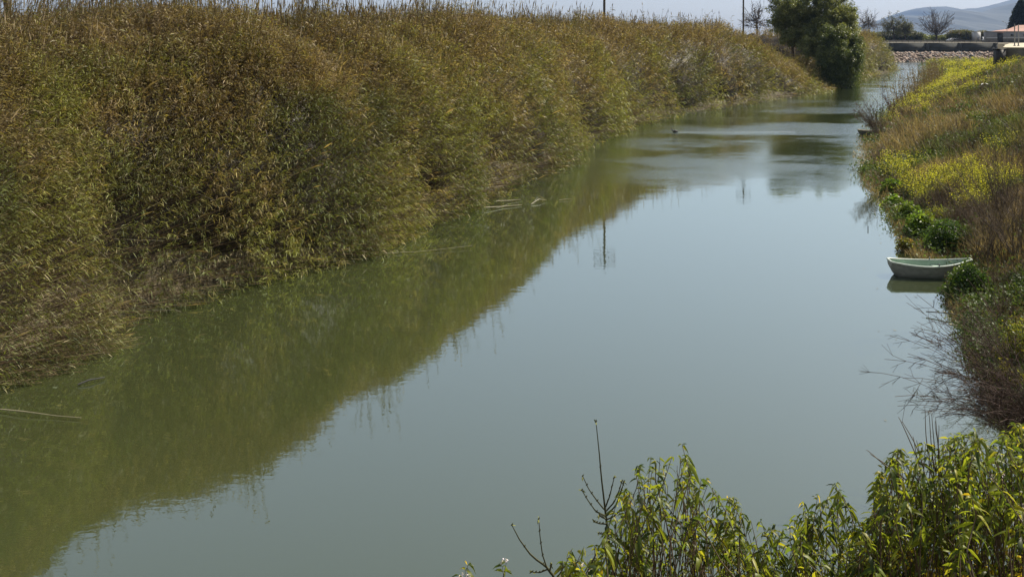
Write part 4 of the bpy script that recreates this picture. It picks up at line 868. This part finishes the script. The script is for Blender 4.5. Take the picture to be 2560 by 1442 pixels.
def fshrub(name, x0, x1, D0, n_, label, ymax=1500, L0=.063, twigs=90):
    q0 = at((x0 + x1) / 2, 1700, D0); base = np.array([q0[0], D0 - .3, float(ground(q0[0], D0 - .3))])
    root = empty(name, base, label, "shrub", "leafy foreground shrubs"); lb, tb = MB(), MB()
    pxs = x0 + (x1 - x0) * (np.arange(n_) + rng.random(n_)) / n_
    for i, px in enumerate(rng.permutation(pxs)):
        e = np.interp(px, ENV[:, 0], ENV[:, 1]); f_ = 0 if i % 4 == 0 else rng.random() ** .9
        py = e - 10 + rng.exponential(14) + f_ * (ymax - e); D = D0 + rng.normal(0, .35) + .5 * f_ * rng.random()
        tip = at(px, py, D); rt = at(px + rng.normal(0, 110), 1640, D + rng.normal(0, .25)); rt[2] = min(rt[2], tip[2] - .3)
        sprig(lb, tb, rt - base, tip - base, L0, int(16 + 12 * rng.random()), tone=.8 + .5 * rng.random())
    for i in range(twigs):
        px = x0 + (x1 - x0) * rng.random(); e = np.interp(px, ENV[:, 0], ENV[:, 1]); tip = at(px, e + 10 + 160 * rng.random(), D0 + rng.normal(0, .3)); rt = at(px + rng.normal(0, 60), 1600, D0)
        sprig(lb, tb, rt - base, tip - base, dry=True)
    for px, py in PEAKS:
        if x0 <= px < x1: sprig(lb, tb, at(px + rng.normal(0, 60), 1600, D0) - base, at(px, py, D0) - base, L0, 18); sprig(lb, tb, at(px + rng.normal(0, 60), 1600, D0) - base, at(px + 8, py + 28, D0 + .05) - base, L0, 18)
    for tx, ty, rx, ry in ((2312, 1018, 2335, 1190), (2330, 1032, 2340, 1200), (2246, 1042, 2300, 1160), (2338, 1052, 2350, 1200), (2166, 1124, 2260, 1200), (2282, 1090, 2310, 1200)):
        if x0 <= tx < x1:
            for q in range(2): sprig(lb, tb, at(rx + 6 * q, ry, D0) - base, at(tx + 9 * q, ty + 10 * q, D0) - base, dry=True)
    # main limbs from the foot
    for i in range(9):
        px = x0 + (x1 - x0) * (i + .5) / 9; e = at(px, 1560, D0) - base; tb.tube([np.zeros(3), e * .5 + np.array([0, 0, -.08]), e], [.022, .016, .009], 6, (.09, .07, .05))
    lb.build("leaves", M['shrub'], root); tb.build("stem", M['bark'], root); return root
fshrub("leafy_shrub", 1400, 1900, 4.9, 150, "leafy yellow-green foreground shrub with one tall peak, left of the others")
fshrub("leafy_shrub", 1880, 2140, 5.0, 75, "low gappy foreground shrub between the peaked one and the big corner one", twigs=30)
fshrub("leafy_shrub", 2130, 2600, 4.6, 290, "big dense foreground shrub filling the lower right corner", twigs=130)
for px, py, lab in ((1157, 1412, "single drooping sprig poking up at the bottom edge, farther left"), (1256, 1402, "single drooping sprig with pale flowers, nearer the bare forked twig")):
    base = at(px - 5, 1640, 4.9); base[2] = float(ground(base[0], 4.9)); root = empty("leafy_sprig", base, lab, "plant", "lone sprigs at the bottom edge"); lb, tb = MB(), MB()
    for j in range(3): sprig(lb, tb, (rng.normal(0, .02), 0, 0), at(px + rng.normal(0, 8), py + 12 * j, 4.9) - base, .10, 9, 1.0)
    lb.build("leaves", M['shrub'], root); tb.build("stem", M['bark'], root)
    fb = MB(); c = at(px + 3, py + (28 if px < 1200 else -6), 4.88) - base; leaf_cloud(fb, c[None] + rng.normal(size=(3, 3)) * .012, np.full(3, .010), 5, .011, .009, ((.75, .68, .80),)); fb.build("flower_cluster", M['flower'], root)
def flowers(px, py, D, lab, n_=6):
    c = at(px, py, D); fb = MB(); leaf_cloud(fb, rng.normal(size=(n_, 3)) * .017, np.full(n_, .010), 6, .012, .010, ((.72, .64, .78), (.8, .75, .82)))
    o = fb.build("flower_cluster", M['flower']); o.location = c; return o
SHR = [o for o in bpy.data.objects if o.name.startswith("leafy_shrub")]
for px, py, i in ((2495, 1190, 2), (2549, 1282, 2), (1476, 1422, 0)):
    o = flowers(px, py, 4.35 if i else 4.7, ""); r0 = SHR[i]; o.location = np.array(o.location) - np.array(r0.location); o.parent = r0
# yellow blossoms low in the corner shrub
r0 = SHR[2]; fb = MB(); nf = 70; c = np.array([at(2100 + 460 * random.random(), 1370 + 80 * random.random(), 4.5) for _ in range(nf)]) - np.array(r0.location)
leaf_cloud(fb, c, np.full(nf, .014), 6, .018, .014, ((.70, .55, .03),)); fb.build("yellow_blossom", M['flower'], r0)

# bare budding saplings in the foreground
def budding(name, label, D, lines, buds=True):
    base = at(lines[0][0][0], 1700, D); base[2] = float(ground(base[0], D)); root = empty(name, base, label, "sapling", "bare saplings in the foreground"); tb, bb = MB(), MB()
    for j, ln in enumerate(lines):
        P = np.array([at(x, y, D + .02 * j * (-1) ** j) for x, y in ln]) - base
        if j == 0: P = np.concatenate([[[0, 0, 0]], P])
        tt = np.linspace(0, 1, len(P)); t2 = np.linspace(0, 1, 14); P2 = np.stack([np.interp(t2, tt, P[:, i]) for i in range(3)], 1)
        r0_ = .010 if j == 0 else .0042; (tb if j == 0 else bb).tube(P2, np.linspace(r0_, .0022, 14), 6, (.06, .062, .035))
        bud = MB if 0 else None
        for i in range(4, 14, 3):
            pp = P2[i]; (tb if j == 0 else bb).tube([pp + np.array([-.006, 0, -.003]), pp + np.array([.0, 0, .004]), pp + np.array([.006, 0, .010])], [.001, .004, .001], 5, (.12, .11, .05))
        bb.leaves(np.repeat(P2[-1:], 4, 0), rng.normal(size=(4, 3)) + np.array([0, 0, .6]), .022, .009, np.tile(np.array([[.16, .17, .05]]), (4, 1)), .2)
    tb.build("trunk", M['bark'], root); bb.build("twigs", M['bark'], root); return root
budding("bare_sapling", "tall bare budding sapling with curved side twigs beside the peaked shrub", 4.8,
        [[(1535, 1442), (1524, 1370), (1516, 1300), (1512, 1265), (1503, 1190), (1498, 1130), (1490, 1055)],
         [(1513, 1288), (1490, 1278), (1470, 1250), (1455, 1225)], [(1510, 1272), (1492, 1250), (1472, 1222), (1457, 1190)],
         [(1514, 1266), (1524, 1240), (1535, 1195)], [(1515, 1277), (1535, 1255), (1548, 1225), (1554, 1205)], [(1517, 1288), (1540, 1262), (1552, 1230), (1560, 1204)],
         [(1518, 1297), (1535, 1290), (1548, 1278)], [(1517, 1309), (1500, 1308), (1486, 1304)], [(1520, 1337), (1508, 1334), (1497, 1333)], [(1514, 1296), (1506, 1292), (1498, 1288)]])
budding("bare_sapling", "bare forked twig rising from the bottom edge of the picture", 4.8,
        [[(1390, 1446), (1372, 1424), (1366, 1415), (1330, 1390), (1300, 1350), (1280, 1312)], [(1367, 1418), (1356, 1385), (1350, 1340), (1347, 1297)], [(1368, 1422), (1350, 1430), (1331, 1429)], [(1374, 1425), (1378, 1415), (1377, 1412)]])
# grass on the embankment under the camera
b = MB(); n_ = 9000; x = -14 + 26 * rng.random(n_); y = .8 + 10 * rng.random(n_); z = ground(x, y); mm = z > .05; x, y, z = x[mm], y[mm], z[mm]
rep = np.repeat(np.arange(len(x)), 5); P = np.stack([x, y, z], 1)[rep] + rng.normal(size=(len(rep), 3)) * np.array([.08, .08, 0])
b.leaves(P, np.array([0, 0, 1.]) + rng.normal(size=P.shape) * .35, .16 + .18 * rng.random(len(rep)), .012, np.array([.09, .11, .03]) * (.6 + .8 * rng.random((len(rep), 1))), .3)
tag(b.build("embankment_grass", M['grass']), "rough green grass on the embankment below the camera", "grass", kind='stuff')

# ------------------------------------------------------------------ haze: even air round everything, sky outside it
m, n, o = nodes("haze_air")
v = N(n, "ShaderNodeVolumePrincipled"); v.inputs['Color'].default_value = (.31, .48, .82, 1); v.inputs['Density'].default_value = .000065; v.inputs['Anisotropy'].default_value = .2
n.links.new(v.outputs[0], o.inputs['Volume'])
tag(MB().box((2500, 4300, 210), (22000, 10400, 425)).build("haze", m), "thin pale blue haze lying over the plain and the hills", "haze", kind='stuff')
